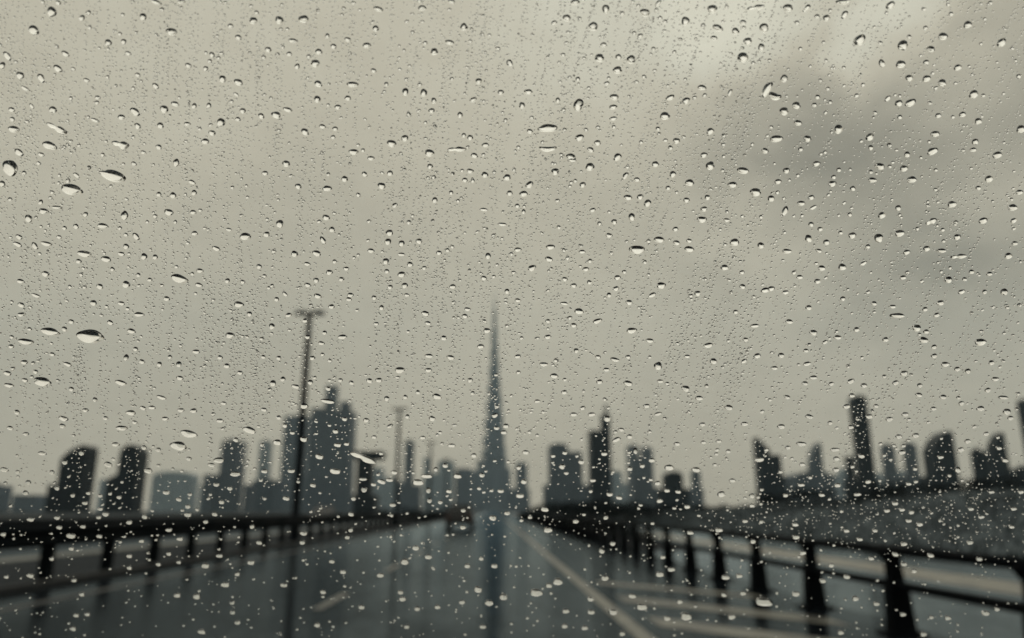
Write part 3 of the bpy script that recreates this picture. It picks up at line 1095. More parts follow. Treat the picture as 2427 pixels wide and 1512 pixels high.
def drop_points(shape, e1, e2, rr, nr, na, hk, crest):
    """a domed drop: rows of points (across, up, out) from rim to top; e1 and e2 span its outline"""
    ph = np.arange(na) * 2 * math.pi / na
    c, s = np.cos(ph), np.sin(ph)
    # uneven rim
    amp = [rr.uniform(-.05, .05) for _ in range(6)]
    rad = 1 + amp[0] * np.cos(2 * ph) + amp[1] * np.sin(2 * ph) + amp[2] * np.cos(3 * ph) + amp[3] * np.sin(3 * ph) + amp[4] * .6 * np.cos(5 * ph) + amp[5] * .6 * np.sin(4 * ph)
    rows = []
    r1, r2 = np.linalg.norm(e1), np.linalg.norm(e2)
    H = hk * min(r1, r2)
    ridge = .55 if r1 > 1.15 * r2 else .34
    for k in range(nr):
        # crest and slopes shaped so the upper face refracts dark and the lower bright
        rho = math.cos((k / (nr - 1)) * math.pi / 2 * (.97 if nr > 3 else .90)) * 1.0
        ft = 1 - (.78 * rho ** 1.15 + .22 * rho ** 5)
        fb = 1 - (.82 * rho ** 1.12 + .18 * rho ** 7)
        wgt = (s + 1) / 2
        zz = wgt * ft + (1 - wgt) * fb
        x = c * rad * (rho + (1 - rho) * ridge)
        y = s * rad * rho + crest * (1 - rho)
        if shape == 'c':              # pointed at both ends, like a lens
            y = y * (1 - .34 * np.abs(x) ** 2.4)
        elif shape == 'p':            # two drops running together
            y = y * (1 - .42 * np.exp(-((x + .12) / .26) ** 2)) * np.where(x < -.12, .72, 1.0) + .16 * np.tanh(-x * 2.2) * .6
        elif shape == 'u':            # sagging in the middle
            y = y * .8 + .55 * (x * x - .35)
        elif shape == 'v':            # peaked
            y = y - .25 * np.abs(x) * (y > 0) + .15 * (y > 0) * (1 - np.abs(x))
        z = H * zz
        rows.append(np.stack([e1[0] * x + e2[0] * y, e1[1] * x + e2[1] * y, z], 1))
    return np.array(rows)


def drop_faces(nr, na, base=0):
    fs_ = []
    for k in range(nr - 1):
        for i in range(na):
            j = (i + 1) % na
            fs_.append((base + k * na + i, base + k * na + j, base + (k + 1) * na + j, base + (k + 1) * na + i))
    fs_.append(tuple(base + (nr - 1) * na + i for i in range(na)))
    return fs_


def axes(u, v, w, h, deg):
    """half axes on the glass of a drop that looks w by h pixels, turned by deg"""
    a = R(deg)
    p0 = on_glass(u, v)
    e1 = (on_glass(u + w / 2 * math.cos(a), v + w / 2 * math.sin(a)) - on_glass(u - w / 2 * math.cos(a), v - w / 2 * math.sin(a))) / 2
    e2 = (on_glass(u + h / 2 * math.sin(a), v - h / 2 * math.cos(a)) - on_glass(u - h / 2 * math.sin(a), v + h / 2 * math.cos(a))) / 2
    return p0, e1, e2


DROPS = """T 0 0
490,112,100,95,35 320,285,115,85,38 550,25,60,45,30 775,170,55,65,30 1355,160,75,70,35 1625,300,115,70,5 1480,20,110,45,20 1720,15,80,40,0 1025,405,75,65,25 1172,395,55,55,45 620,510,85,50,30 70,530,100,60,50 20,620,60,70,50 548,650,100,60,32 190,715,85,70,30 390,740,100,60,55 240,840,100,35,30 110,1040,70,45,20 500,1040,80,65,25 300,1005,65,35,50 130,1225,115,65,10 535,1215,215,75,25p 115,1130,55,45,25 470,1380,150,75,18 180,1445,100,60,38 390,1465,70,40,20 820,760,65,40,20 925,925,60,40,10 900,1140,95,35,22 1150,1110,70,55,10 1280,1060,110,65,35 1305,1195,70,55,35 1215,505,65,40,25 1305,710,60,40,25 1475,815,75,50,38 1555,1035,85,75,15 1660,985,80,50,15 1520,1190,65,60,20 1505,1395,65,50,25 1140,1370,180,85,12p 1840,1005,50,60,20 2185,245,60,45,15 2260,355,70,50,25 2010,520,60,55,40 2400,195,80,70,5 1785,620,70,45,20 2110,750,75,70,45 2260,780,95,60,20 2240,895,65,30,35 2300,1050,60,55,15 1980,1000,50,55,35 2095,1160,80,85,40 2010,1260,70,55,20 1945,1340,80,55,12 1775,1175,70,40,5 2255,1130,55,45,20 1950,650,50,50,45 1360,1445,60,35,20
T 1 0
220,190,80,80,15 450,180,100,75,0 1160,85,95,50,20 1575,75,80,55,0 1855,15,75,40,15 1970,255,75,75,0v 350,385,90,45,5 115,470,65,55,25 315,510,55,45,15 595,490,75,55,15 560,600,85,75,5 390,630,50,60,30 735,440,65,50,30 870,375,65,50,25 1135,270,65,60,25 1050,430,85,55,0 675,340,45,50,0 1690,490,70,75,10 1835,400,85,50,12 590,795,80,65,25 915,800,115,55,3 580,940,70,65,15 870,930,65,50,5 775,1015,65,50,10 300,1040,95,45,15 190,1090,90,70,22 50,1100,65,55,30 465,1250,80,65,30 630,1200,70,45,10 750,1220,55,45,5 1415,870,65,75,5 1590,880,65,80,10 1685,955,55,60,-20 1665,1050,60,55,0 1935,1090,55,60,10 2060,945,70,50,-15 2110,770,65,60,-5 2320,875,60,55,-5 1285,1360,95,70,12 1410,1310,70,65,-20 925,1440,100,55,8 1645,1450,90,75,5 1900,1415,175,60,-3p 2030,1305,60,55,0 2175,1375,75,45,-5 2070,1475,75,50,15 730,1300,50,40,0 1115,670,60,45,15 2405,600,60,80,-30 1090,1500,70,45,0
T 2 0
600,20,90,60,0 890,85,75,85,-15 1260,120,95,80,20 520,170,80,70,-5 400,215,60,45,-20 770,250,95,85,20 1385,30,80,40,-45 1645,200,80,90,-15 1900,85,95,85,-8 2310,70,170,60,-10p 2190,210,60,50,0 1950,265,110,65,15 2120,295,75,65,0 1915,360,65,50,0 2390,265,90,95,15 2235,390,85,70,-12 2365,450,65,80,0 2190,545,110,100,-20 870,425,65,50,0 830,550,85,90,-15 1010,540,60,60,0 1130,565,85,90,25 1000,665,90,75,0 1215,340,60,45,-25 155,870,85,50,0 630,995,95,125,15 970,920,90,60,0 960,1015,80,50,-8 960,1125,75,45,-10 435,950,45,55,0 95,1000,60,65,-15 340,1215,190,80,-2 340,1410,165,65,0u 170,1245,60,50,5 640,1305,90,65,-20 810,1355,70,55,0 745,1420,75,50,20 1500,925,85,55,-22 1650,955,80,65,-28 1800,830,85,55,5 1450,1100,95,80,-3 1560,1335,70,60,-5 1880,1245,80,60,-30 1455,1330,50,35,-5 900,790,55,45,-10 625,750,45,50,0 560,1490,100,70,20 1000,1490,85,70,-30 2400,1430,70,55,10 2065,880,80,40,-60 1820,1470,70,55,-15 1385,1220,45,45,0
T 3 0
190,75,100,75,0 365,80,100,60,-50p 715,15,140,60,-5 465,155,55,45,-5 555,170,70,65,-8 725,140,90,60,-50 1160,50,95,70,-42 -10,850,170,80,-55 65,910,130,90,15u 870,380,125,100,-42 1280,430,105,100,-10 1660,345,95,75,-10 1895,235,90,70,-20 2215,405,100,80,-30 1545,465,80,65,5 1080,600,60,80,-20 1260,610,95,80,-15 155,745,75,75,15 1340,740,75,65,-18 1505,745,85,65,-20 1655,785,85,70,-5 1800,640,80,60,-25 1500,590,60,50,-15 1950,895,100,75,-30 270,1000,85,70,5 155,1055,85,85,0 1240,980,80,65,-30 1350,975,115,70,-25 1135,935,75,45,-45 285,1165,80,55,0 670,1225,85,90,0 80,1315,125,70,-3 375,1315,75,65,5 965,1300,85,70,-30 975,1400,50,55,0 1585,1270,90,60,-10 1615,1095,60,50,-20 1845,1085,70,55,-20 1995,1150,70,65,-30 1560,1435,110,70,-28 1965,1345,70,60,-28 1945,1420,70,45,-10 2175,1470,100,65,-15 2400,1225,90,80,-25 1320,1465,60,60,-5 470,920,55,45,-10 440,995,55,45,-5 1250,1110,50,45,-20 840,905,50,40,-15 310,1415,50,45,-8
T 0 1
95,80,165,145,40 20,230,65,60,35 680,285,230,105,15c 1070,155,270,115,16c 365,35,50,35,25 725,150,75,40,38 1270,40,60,40,20 1670,30,65,75,10v 1820,215,80,40,25 1840,315,50,60,10 1640,340,65,60,10 1505,330,50,50,10 540,455,105,35,6 415,490,100,55,12 270,560,80,70,40 1180,530,75,90,0v 1600,500,95,60,15 1830,500,65,45,5 975,630,115,50,8 720,635,60,50,35 1290,730,90,50,48 2325,730,115,70,5 180,735,75,45,30 165,805,90,45,25 330,820,85,50,55 440,800,115,45,15 800,895,140,65,10 1005,945,100,60,15 1150,895,75,40,15 1365,920,60,70,15 1195,825,60,55,20 1470,925,55,50,5 1845,700,65,45,5 2050,845,85,45,25 2170,665,60,35,10 745,965,60,45,15 430,1085,80,55,20 195,1155,80,45,12 1700,1130,180,80,15c 1195,1185,80,70,20 1895,1055,70,45,5 1885,1190,75,45,18 945,1205,70,55,20 885,1360,70,55,5 1580,1320,65,50,12 200,1380,75,50,25 205,1470,80,45,-5 340,1290,100,35,22 2265,1375,100,60,8 1150,1365,75,40,10 1320,1470,105,45,3 2155,1150,50,50,15 2300,1160,55,40,10 2365,1465,55,50,10 1065,1040,45,45,20 810,520,50,50,30 610,650,50,40,20 385,405,45,55,25 1210,1415,50,35,20 560,735,55,35,15 1420,1140,50,40,8
T 1 1
285,40,75,65,5 85,130,65,45,10 400,255,65,55,15 675,275,95,55,0 840,185,65,60,10 1030,140,60,50,35 1270,130,60,55,5 1190,250,80,65,12 970,335,50,40,25 1650,65,55,55,5 2030,110,70,50,5 1980,195,60,45,5 2170,145,65,60,0 2380,170,75,60,0 1850,315,45,45,0 1695,385,55,60,0 2405,320,60,55,-5 665,550,75,55,15 225,610,75,75,25 720,665,60,55,15 100,710,60,60,20 635,765,80,50,50 1265,695,75,60,0 1250,780,65,65,0 1380,795,60,60,0 1545,775,65,55,5 1315,435,65,45,-28 365,895,65,65,5 575,890,90,55,18 1090,865,70,45,8 1380,900,75,35,5 1230,965,65,60,0 1735,885,60,45,8 1460,995,65,50,5 2200,915,55,65,0 2335,615,90,35,5 30,1015,55,50,15 485,990,65,40,10 695,1070,70,50,5 855,1035,60,40,5 1380,1090,75,60,0 1410,1195,65,55,-5 1270,1210,55,45,0 1865,1205,70,45,0 2160,1125,65,45,15 570,1145,60,50,15 490,1190,65,45,18 585,1295,75,50,18 895,1285,65,45,5 880,1325,60,40,5 810,1135,55,45,5 1120,1310,50,45,10 715,1395,65,45,0 1190,1405,50,50,15 1605,1460,80,50,12 2005,1420,65,40,5 1980,1485,60,45,10 2380,1250,50,50,10 1430,1285,55,35,5 275,1275,65,35,38 310,1475,65,45,-5 195,1325,50,45,10 2160,475,80,35,5 1240,1060,50,45,0
T 2 1
165,240,85,65,-25 110,325,80,60,-5 410,115,75,70,12 740,70,85,80,5 570,10,85,40,0 1360,45,70,60,0 1880,60,85,85,0 1075,155,80,50,-50 1525,140,65,65,-25 670,240,65,55,-12 1185,190,60,45,0 1685,220,85,70,5 2190,105,120,65,5 2090,240,95,60,0 2310,310,110,80,0 1100,360,80,55,5 1215,355,65,55,-8 1285,415,80,65,-28 1655,385,65,50,0 1855,360,60,55,0 1820,470,65,55,0 1800,570,95,65,0 1135,545,65,75,-20 970,590,55,55,0 765,480,60,45,-10 2035,575,65,40,5 1550,660,60,45,-8 920,720,65,50,10 1395,760,105,60,5 1185,855,155,85,0 1560,790,70,50,8 1680,770,60,40,10 1680,850,95,60,3 2110,785,95,70,-6 2360,815,65,65,10 365,830,90,50,0 350,945,80,50,12 665,875,65,40,0 55,855,70,45,-3 50,440,50,45,0 110,495,40,50,0 190,1030,85,60,-18 700,1040,65,45,-8 1000,1120,65,50,-8 2015,1025,75,60,-5 500,1135,60,45,5 585,1195,65,45,0 735,1165,50,45,10 985,1225,65,50,-18 1415,1195,90,65,-8 1330,1285,80,45,-22 1760,1270,65,55,0 2185,1205,65,50,10 1110,1355,70,50,3 635,1440,90,60,5 495,1365,75,35,5 55,1335,60,40,3 2400,1240,90,50,-12 1065,1065,45,40,10 920,1285,45,50,0 2180,1070,55,40,-15 1480,270,50,45,-10 2120,1445,50,45,-10
T 3 1
460,40,80,50,-15 1060,65,100,65,3 1290,85,75,65,-5 175,105,65,60,0 95,210,70,50,-12 610,230,80,60,-10 990,195,90,50,-2 1365,190,95,65,-4 805,275,55,50,-15 2095,185,85,65,-18 1995,270,55,45,-10 2385,310,70,50,-5 30,370,65,65,-12 410,360,65,50,-10 315,415,80,50,0 160,490,100,60,-60 430,455,85,35,-28 1235,460,55,60,0 1745,425,90,65,-15 2320,455,95,65,-3 1080,530,75,65,-25 1545,590,115,65,-28p 2040,580,90,60,-18 2330,580,65,50,-22 410,615,55,50,0 495,660,55,45,-12 800,720,80,60,-8 385,750,70,75,-15 1050,745,90,85,-15 1250,700,95,70,-8 1795,735,75,55,-8 555,785,65,55,-8 180,870,90,50,0 480,865,65,40,10 1505,845,70,55,-12 1645,865,95,45,0 1315,880,70,50,-12 1805,920,160,55,-8p 2280,915,80,60,-18 905,985,75,40,-28 510,1030,75,55,0 705,1020,80,65,0 2340,795,60,45,-5 300,1115,65,45,-8 1280,1120,65,45,-8 1710,1140,80,65,5 470,1155,65,50,-5 30,1225,70,50,-10 165,1260,75,40,-8 1835,1255,75,45,-20 2240,1255,75,65,-5 710,1320,50,50,0 1005,1365,60,45,0 1635,1360,80,50,-12 385,1405,65,50,-3 1180,1395,70,40,-3 1225,1480,145,50,2 1490,1420,55,45,-12 2100,1085,65,40,-5 1600,1475,65,45,-18 1930,1065,55,45,-8 1865,1135,50,40,-3 2055,1255,50,45,-28
T 0 2
475,120,195,75,10c 855,165,275,140,8c 245,215,155,60,8 675,25,60,45,25 1045,35,70,45,25 1245,115,85,50,18 610,95,55,50,30 2180,155,90,60,10 280,95,50,35,12 110,170,50,35,15 105,260,60,40,5 495,335,60,40,12 230,410,75,45,5 1285,285,50,45,20 1195,365,50,65,15 1345,405,65,45,18 1510,430,55,50,20 1695,430,55,60,-20 1610,360,45,40,5 1860,310,75,45,3 2085,365,55,45,10 2150,445,65,50,3 640,430,90,40,18 70,515,85,45,15 400,595,180,85,8 85,630,95,45,12 335,500,60,40,15 235,580,65,40,10 675,665,55,45,18 1145,605,115,50,18 1705,560,70,45,12 900,765,50,45,15 1530,745,95,40,18 160,885,60,50,15 810,865,65,40,5 600,945,95,50,15 1240,890,100,50,3 1355,845,70,40,25 1440,840,70,40,3 1715,865,70,40,5 1835,870,75,45,-3 2085,965,75,40,3 1155,1035,115,50,2 1000,940,55,40,12 590,1015,65,45,12 1275,980,60,35,8 1790,1090,180,70,12c 1690,1205,175,85,10c 2365,1055,130,65,20 95,1035,70,40,12 245,1090,65,35,5 1565,945,65,40,0 1095,1190,75,45,0 400,1275,85,40,8 1365,1220,55,45,20 1500,1240,55,45,10 1025,1380,85,50,18 40,1430,85,45,15 2075,1340,110,55,3 2230,1470,105,50,3 1405,1440,80,55,5 2235,1145,60,45,8 770,1270,55,55,35 615,1360,60,45,5 165,1450,50,35,10 490,1455,55,45,10 2005,1385,75,40,8 1790,1325,55,40,12 2275,510,65,40,8 2120,800,60,35,10
T 1 2
150,70,60,60,35 465,15,55,45,0 820,170,95,45,2 650,130,45,45,0 490,170,55,45,0 1140,45,55,35,3 1630,40,65,40,10 2190,110,75,50,0 1780,180,60,50,3 2130,260,70,45,0 535,370,55,45,0 215,370,50,45,15 70,360,50,40,10 620,230,65,40,10 1640,350,85,40,3 1845,365,80,45,10 1365,485,105,60,2 1635,485,70,45,0 160,610,65,60,5 255,570,50,50,5 515,600,55,50,0 1075,585,60,50,12 1165,580,70,45,2 905,605,55,40,20 800,580,45,40,-5 375,640,85,40,15 1715,735,90,55,12 1240,755,55,50,15 1535,695,45,45,0 2030,580,55,45,0 1415,740,45,45,5 680,780,135,45,8 455,825,85,55,0 685,660,55,45,0 75,860,65,40,8 1045,960,65,45,8 1670,945,70,50,12 1435,925,45,45,0 1270,1015,70,35,-28 215,935,50,45,5 840,950,55,40,5 2265,915,65,45,-15 2280,1035,55,40,0 2370,1015,65,45,0 2350,1075,65,40,-3 455,1140,80,50,2 200,1170,85,55,10 775,1195,75,45,3 860,1185,60,35,3 600,1305,90,50,15 1010,1315,260,75,20p 1185,1275,45,35,5 1855,1200,75,40,0 2065,1295,60,45,5 755,1065,55,50,0 345,1080,50,35,5 275,1010,55,45,10 750,1445,110,55,12 335,1440,80,40,3 80,1445,65,40,0 1620,1490,110,45,2 1910,1490,80,50,10 1705,1425,45,45,0 1795,1390,55,50,0 1310,1455,70,40,10 2140,1480,55,50,10 1120,1120,55,35,5 1580,1125,60,35,5
T 2 2
340,20,50,40,5 585,60,65,45,0 810,20,90,50,-18 1135,110,100,60,-3 340,170,70,45,-12 90,180,40,35,0 1305,205,80,45,8 1860,250,95,50,-12 2300,65,90,40,-5 2215,195,60,40,0 610,300,50,50,0 55,355,65,40,-5 300,430,90,40,0 975,385,95,40,12 1385,445,80,80,15v 1910,400,75,55,5 2200,400,65,40,-30 2325,350,75,50,-12 815,360,55,40,5 1100,360,55,40,0 400,540,80,50,8 500,575,45,35,0 830,595,65,45,0 1100,610,95,50,8 895,480,65,40,0 1405,590,65,35,0 1645,660,85,60,15 495,695,60,45,0 1775,750,80,45,0 1275,825,70,40,0 2055,840,85,50,8 1845,635,40,40,0 670,845,60,40,-15 585,905,75,40,0 755,905,80,40,-5 1385,900,75,35,-15 900,945,75,60,0 1035,1050,60,40,5 1115,1115,60,45,0 990,1145,85,45,-25 1805,1000,65,40,0 2205,995,75,40,0 1565,1185,65,40,2 130,1265,70,45,2 875,1280,65,40,0 1325,1340,65,45,0 1490,1410,90,60,3 1745,1430,90,50,8 2345,1335,95,45,-2 655,1355,60,50,5 475,1400,65,50,5 1115,1420,55,50,0 500,1270,50,40,5 1170,1250,45,65,0 2050,1255,50,40,0 65,1410,50,45,5 1960,1160,60,35,0 1235,1395,50,40,0 240,780,60,35,0 1815,1170,55,35,0 1660,355,60,35,0 60,505,50,35,0 390,1300,50,35,3
T 3 2
200,25,80,45,0 430,130,80,55,5 660,175,80,45,0 840,100,60,50,-8 1410,85,85,70,10 1475,200,95,60,5 1500,120,60,45,-5 2015,220,115,70,-3 1115,195,60,50,-5 125,345,65,50,0 540,220,65,35,-28 360,300,55,40,-5 370,425,85,40,-12 60,465,70,40,0 430,555,80,40,-2 1680,430,85,50,-5 1795,475,65,45,-8 1895,495,60,50,-10 2120,415,60,50,-15 1290,515,80,50,-8 1575,265,55,45,-12 1575,350,65,45,-8 785,590,80,45,-22 1210,605,70,45,-18 910,630,65,45,-3 350,610,65,40,3 600,615,60,40,-15 2155,570,75,45,0 1440,630,55,45,-10 1430,720,70,45,5 1660,740,75,45,2 2085,675,65,45,-12 2230,745,100,40,3 180,740,65,40,15 795,725,60,45,0 745,830,75,45,-5 1025,825,55,35,0 2015,850,80,50,-3 2265,880,80,60,-10 1835,800,60,45,-15 1570,850,60,40,-3 2300,940,65,45,-5 390,925,80,45,10 960,925,75,45,-8 1300,905,70,45,-3 1150,950,75,45,-5 125,1020,75,50,0 590,985,50,40,0 1240,1115,65,45,0 1400,1105,70,50,-3 315,1185,100,45,3 635,1240,95,40,-3 1830,1240,75,45,-12 1895,1160,65,45,-8 650,1325,65,45,0 885,1300,70,45,0 1270,1265,75,45,-2 645,1430,70,45,0 1800,1430,65,60,0 2070,1090,60,40,-12 785,1025,60,40,0 2190,1225,60,40,0 2250,1340,65,45,-3 1635,1310,65,40,0 1395,1420,45,45,5 190,1220,60,40,0 325,1380,60,40,3 800,1400,45,40,-8
T 0 3
265,40,65,50,12 240,138,60,50,12 540,92,55,45,12 50,45,40,35,5 690,162,50,40,5 838,140,50,35,5 805,235,60,35,5 950,165,50,35,5 1130,180,55,35,5 1575,135,70,40,3 2050,60,65,35,3 2180,95,55,40,0 2100,225,55,40,8 1695,200,55,40,12 1800,152,45,35,5 1780,345,75,45,5 1780,268,55,40,8 1370,365,60,40,22 1225,418,60,40,5 1000,342,65,40,12 935,370,55,35,3 950,290,55,35,5 290,392,80,35,5 540,375,65,35,10 560,467,60,35,12 670,547,95,45,10 940,550,60,35,15 785,458,55,35,5 30,532,55,40,10 1600,490,65,35,0 1705,575,65,35,3 1340,595,55,35,5 1225,738,55,40,5 1600,715,50,40,5 1945,830,80,45,12 1225,848,55,40,25 285,925,75,40,15 60,935,50,35,5 675,668,55,35,12 2080,735,70,35,0 2380,800,75,40,0 2135,1010,85,45,2 1865,1120,75,55,0 1680,1110,65,45,0 2250,908,55,40,0 775,1100,55,40,5 700,968,55,35,5 2200,1175,50,50,12 2205,1270,50,45,8 2250,1365,60,45,5 690,1425,65,45,15 720,1300,55,35,10 825,1290,55,35,10 1910,1455,75,45,10 1500,815,50,40,5 1695,795,50,35,3 490,762,50,40,3 2035,340,55,40,12 1950,412,50,40,10 2390,458,50,40,5
T 1 3
1190,30,90,45,15 1265,15,80,35,3 1535,38,110,60,3 1015,8,80,30,0 540,65,65,40,10 285,190,70,40,15 1025,105,60,55,5 1115,58,55,35,3 925,192,50,40,5 1295,252,60,40,3 1635,112,55,55,0 1645,210,50,50,-3 1830,122,60,40,3 1745,225,50,40,3 2320,120,65,40,0 2115,95,45,35,0 2245,375,80,50,2 2380,330,60,40,0 1965,305,50,35,3 900,340,60,40,10 450,522,75,40,8 440,608,60,40,3 1515,660,75,45,5 1635,745,70,45,5 1410,790,80,60,5 1180,920,75,40,3 265,1012,75,40,5 635,1078,60,40,12 2105,1055,85,55,15 2210,1182,80,55,5 2345,1125,80,60,2 2150,1405,65,45,8 2005,830,60,45,-5 2260,832,65,40,0 1960,465,60,40,5 825,888,60,40,5 865,558,50,40,8 900,490,50,40,-10 720,788,55,40,3 1000,1220,65,45,5 1390,1145,65,45,3 1370,1080,55,45,0 580,1390,65,45,3 1720,1220,60,40,5 30,610,60,40,8 2135,760,50,40,5 1955,1175,60,40,-3 1530,1235,55,50,0 1430,1405,55,45,0
T 2 3
75,165,85,45,3 110,30,60,50,20 310,292,80,50,12 340,490,90,50,5 605,408,60,40,2 925,152,65,40,5 765,20,60,35,3 1015,183,70,40,5 1470,115,60,40,3 1575,128,60,35,2 1400,212,65,45,-8 1660,270,60,40,0 1380,45,65,45,-3 890,370,50,45,0 1985,150,80,60,-8 1960,490,80,45,3 1690,515,70,40,2 850,688,60,50,20 1400,910,85,50,0 880,945,80,50,3 435,980,100,65,8 230,1085,125,70,8 1230,1220,110,60,2 1650,1310,115,70,10 2390,1175,170,80,3 960,1270,90,50,5 2025,940,80,45,3 1510,865,75,40,0 745,1145,70,40,8 750,1268,75,45,5 510,1258,75,45,0 350,1015,65,50,5 1140,1115,80,45,3 1470,1328,75,45,0 690,1418,65,45,0 500,1400,65,45,0 1045,1470,65,50,5 2085,1315,80,45,-5 2190,1090,65,40,0 2010,1105,60,40,0 2155,925,65,40,0 1590,1170,60,40,5 2275,165,60,50,0 2090,20,65,40,0 2285,598,55,45,0 2275,258,60,40,0 955,620,55,40,3 1430,748,55,35,0 2210,405,60,35,0
T 3 3
315,62,75,35,0 850,152,80,35,-5 950,32,60,40,-15 510,158,65,35,-3 165,160,55,40,0 265,558,80,40,0 1205,238,65,40,0 1440,437,65,40,-3 1290,622,70,40,-5 1335,402,65,35,-3 870,578,65,35,0 260,440,65,35,-3 1335,52,55,35,0 1915,608,70,40,-3 2330,290,70,30,-5 2025,368,60,30,-8 1925,290,60,35,-3 2310,460,60,35,5 330,708,65,40,0 600,825,65,40,-2 1210,722,65,40,0 1545,732,65,40,0 2005,765,65,40,0 1290,815,65,35,-3 265,1097,80,45,0 520,972,70,40,3 830,1140,65,50,-3 750,935,65,40,0 1385,880,55,40,0 1030,1190,65,40,0 1280,1290,65,40,-3 2065,1280,80,45,-3 2170,1240,60,40,5 1705,1325,65,40,-3 1550,1318,50,35,-5 690,1462,65,45,0 1475,1478,70,45,0 2400,130,60,35,-5 2120,130,65,30,-8 1130,308,60,35,-8 1270,298,60,35,0 1360,322,55,40,0 660,65,65,45,0 1015,495,55,35,0 745,498,60,35,0 980,760,60,35,-3"""
drops = []
tx = ty = 0
for line in DROPS.strip().splitlines():
    if line.startswith('T'):
        _, tx, ty = line.split()
        tx, ty = int(tx), int(ty)
        continue
    for tok in line.split():
        sh = ''
        if tok[-1] in 'pucv':
            sh, tok = tok[-1], tok[:-1]
        x, y, w, h, d = map(float, tok.split(','))
        k = 650 / 2427.0
        drops.append((tx * 650 + x * k, ty * 405 + y * k, w * k * .98, h * k * .95, d, sh))
drops.sort(key=lambda q: -q[2] * q[3])

# words for where a drop is seen
COLS = [(150, 'over the far left edge'), (300, 'above the dark shouldered tower'), (450, 'above the round-headed tower'), (590, 'above the wide pale block'), (720, 'above the slender pale tower'),
        (860, 'above the nearest lamp post'), (1080, 'above the second lamp post'), (1200, 'just left of the needle tower line'), (1320, 'above the needle tower'),
        (1450, 'above the gap of sky'), (1600, 'above the mast tower'), (1800, 'above the two-horned tower'), (1900, 'above the wide gap of sky'), (2080, 'above the slant-roofed tower'),
        (2250, 'above the tallest slim tower'), (2430, 'above the curved dark tower'), (9999, 'above the far right pair of towers')]
LOW = [(300, 'over the guardrail by the left edge'), (700, 'over the guardrail left of the lamp post'), (900, 'over the lamp post foot'), (1150, 'over the road left of the needle tower'),
       (1350, 'over the middle of the road'), (1600, 'over the white edge line'), (1850, 'over the hatched shoulder'), (2100, 'over the fence posts'), (9999, 'over the fence rails')]
ROWS = [(140, 'at the top of the glass'), (300, 'high in the sky'), (470, 'in the upper sky'), (640, 'in the middle sky'), (800, 'in the lower sky'), (980, 'low in the sky'), (1150, 'at roof height'), (1330, 'among the towers')]


def place_words(u, v):
    if v > 1330:
        c = next(t for lim, t in LOW if u < lim)
        return 'on the glass', c
    row = next(t for lim, t in ROWS if v < lim)
    c = next(t for lim, t in COLS if u < lim)
    return row, c


def shape_words(w, h, d, sh):
    if sh == 'p':
        return 'two-lobed joined'
    if sh == 'u':
        return 'smile-shaped'
    if sh == 'c':
        return 'broad lens-shaped'
    if sh == 'v':
        return 'peaked'
    q = w / h
    if q > 1.75:
        return 'flat wide'
    if abs(d) >= 30 and q > 1.2:
        return 'slanting'
    if q > 1.3:
        return 'oval'
    return 'round'


NB = 300
ORD = ['', 'second largest ', 'third largest ', 'fourth largest ', 'fifth largest ', 'sixth largest ', 'seventh largest ', 'eighth largest ', 'ninth largest ']
seen = {}
small = []
totals = {}
for q in drops[:NB]:
    key = (shape_words(q[2], q[3], q[4], q[5]),) + place_words(q[0], q[1])
    totals[key] = totals.get(key, 0) + 1
drng = random.Random(11)
GM = GMAT.to_3x3()
for q in drops[:NB]:
    u, v, w, h, d, sh = q
    p0, e1, e2 = axes(u, v, w, h, d)
    nr, na = 11, 36
    rows = drop_points(sh, e1, e2, drng, nr, na, drng.uniform(.80, .93) * swell_at(v), crest_at(v, w))
    vv = rows.reshape(-1, 3)
    # flat underside, own points so that the rim stays a crisp edge
    under = rows[0].copy()
    under[:, 2] = 0
    vv = np.concatenate([vv, under])
    fs_ = drop_faces(nr, na) + [tuple(nr * na + i for i in range(na - 1, -1, -1))]
    me = bpy.data.meshes.new('raindrop')
    me.from_pydata(vv.tolist(), [], fs_)
    me.polygons.foreach_set('use_smooth', [True] * (len(fs_) - 1) + [False])
    me.materials.append(wm)
    o = bpy.data.objects.new('raindrop', me)
    COL.objects.link(o)
    o.matrix_world = Matrix.Translation(G0 + GX * p0[0] + GUP * p0[1] + GN * .0001) @ GM.to_4x4()
    sw = shape_words(w, h, d, sh)
    row, c = place_words(u, v)
    key = (sw, row, c)
    n = seen.get(key, 0)
    seen[key] = n + 1
    pre = ORD[n] if n else ('largest ' if totals[key] > 1 else '')
    tag(o, '%s%s raindrop %s %s' % (pre, sw, row, c), 'raindrop', 'raindrops on the windscreen')

# ------------------------------------------------------------------ the many small droplets
arng = random.Random(23)
cells = {}
for u, v, w, h, d, sh in drops:
    for cx in range(int((u - w) // 20), int((u + w) // 20) + 1):
        for cy_ in range(int((v - h) // 20), int((v + h) // 20) + 1):
            cells.setdefault((cx, cy_), []).append((u, v, w, h))


def free(u, v, r):
    for (a, b_, w, h) in cells.get((int(u // 20), int(v // 20)), ()):
        if ((u - a) / (w / 2 + r)) ** 2 + ((v - b_) / (h / 2 + r)) ** 2 < 1:
            return False
    return True


V, F, SMO = [], [], []
base = 0


def droplet(u, v, w, h, d, nr, na, hk):
    global base
    p0, e1, e2 = axes(u, v, w, h, d)
    rows = drop_points('', e1, e2, arng, nr, na, hk * swell_at(v), crest_at(v, w))
    under = rows[0].copy()
    under[:, 2] = 0
    vv = np.concatenate([rows.reshape(-1, 3), under])
    vv[:, 0] += p0[0]
    vv[:, 1] += p0[1]
    fs_ = drop_faces(nr, na, base) + [tuple(base + nr * na + i for i in range(na - 1, -1, -1))]
    V.append(vv)
    F.extend(fs_)
    SMO.extend([True] * (len(fs_) - 1) + [False])
    base += len(vv)


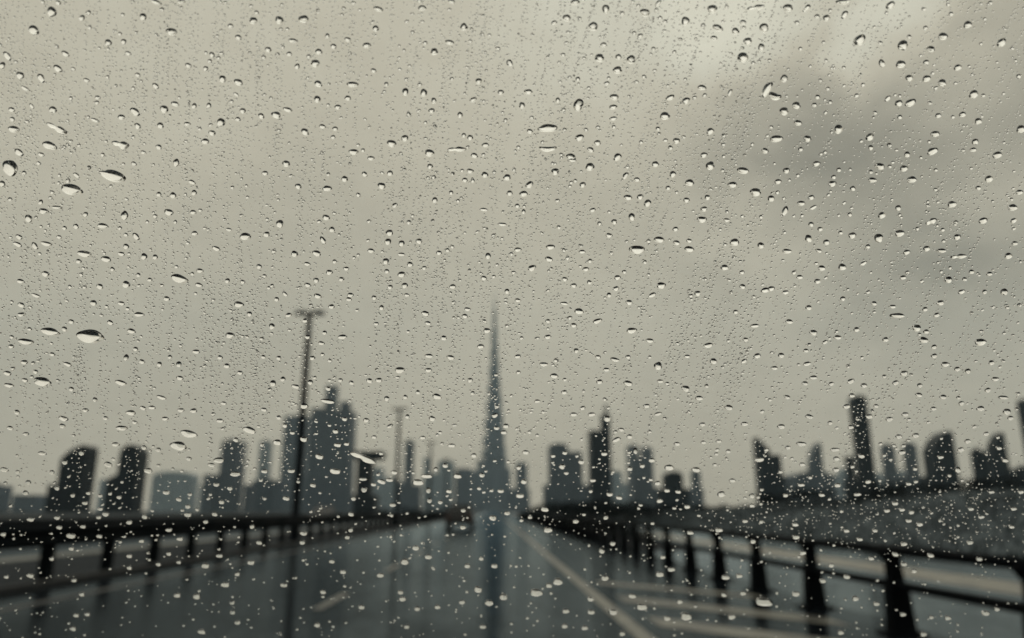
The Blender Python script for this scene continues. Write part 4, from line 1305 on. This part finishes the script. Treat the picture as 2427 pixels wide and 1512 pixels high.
def lean(u):
    """which way the wind has drawn the droplets: upright at the left, leaning to the right further right"""
    return 0.03 + max(0.0, (u - 950) / 1650.0) * 0.62


for u, v, w, h, d, sh in drops[NB:]:
    droplet(u, v, w, h, d, 6, 16, arng.uniform(.78, .92))
# scattered droplets
for _ in range(5000):
    u, v = arng.uniform(-120, 2720), arng.uniform(-90, 1700)
    w = 4.5 + 8.5 * arng.random() ** 2.2
    if v > 1330:
        w *= .78
    if v > 1100:
        w *= .95
    if not free(u, v, w * .7):
        continue
    asp = arng.uniform(.62, 1.0) * (1.0 if v < 700 else .82)
    tilt = arng.gauss(0, 14) + (24 if u < 500 and v < 900 else 0) - (u > 1900 and v < 900) * 18
    droplet(u, v, w, w * asp, tilt, 4, 10, .85)
# the rest of the glass, outside the picture
for _ in range(4200):
    u, v = arng.uniform(-1700, 4300), arng.uniform(-900, 2300)
    if -120 < u < 2720 and -90 < v < 1700:
        continue
    q = on_glass(u, v)
    if abs(q[0]) > .68 or not -.7 < q[1] < .42:
        continue
    w = 6 + 22 * arng.random() ** 2.4
    droplet(u, v, w, w * arng.uniform(.6, .95), arng.gauss(0, 14), 4, 10, .85)
# fine drizzle drawn out in lines
for _ in range(1450):
    u, v = arng.uniform(-60, 2680), arng.uniform(-50, 1250)
    if u < 1900 or arng.random() < .5:
        n = arng.randrange(8, 34)
        st = arng.uniform(9, 17)
        k = lean(u) + arng.gauss(0, .03)
        for i in range(n):
            uu = u + k * st * i + arng.gauss(0, 3.0)
            vv_ = v - st * i + arng.gauss(0, 3.0)
            w = arng.uniform(2.6, 5.6)
            if vv_ < -60 or not free(uu, vv_, w):
                continue
            droplet(uu, vv_, w, w * arng.uniform(.7, 1.15), arng.gauss(0, 15), 4, 8, .85)
# still finer spray, low and right where it gathers
for _ in range(4500):
    u, v = arng.uniform(-60, 2680), arng.uniform(0, 1400)
    if arng.random() < .2:
        u, v = arng.gauss(2250, 300), arng.gauss(1265, 85)
    w = arng.uniform(2.2, 4.6)
    if free(u, v, w):
        droplet(u, v, w, w * arng.uniform(.6, 1.1), arng.gauss(0, 20), 4, 8, .85)
V = np.concatenate(V)
me = bpy.data.meshes.new('fine_droplets')
me.from_pydata(V.tolist(), [], F)
me.polygons.foreach_set('use_smooth', SMO)
me.materials.append(wm)
o = bpy.data.objects.new('fine_droplets', me)
COL.objects.link(o)
o.matrix_world = Matrix.Translation(GN * .0001) @ GMAT
tag(o, 'fine spray of tiny water droplets all over the windscreen', 'droplets', kind='stuff')
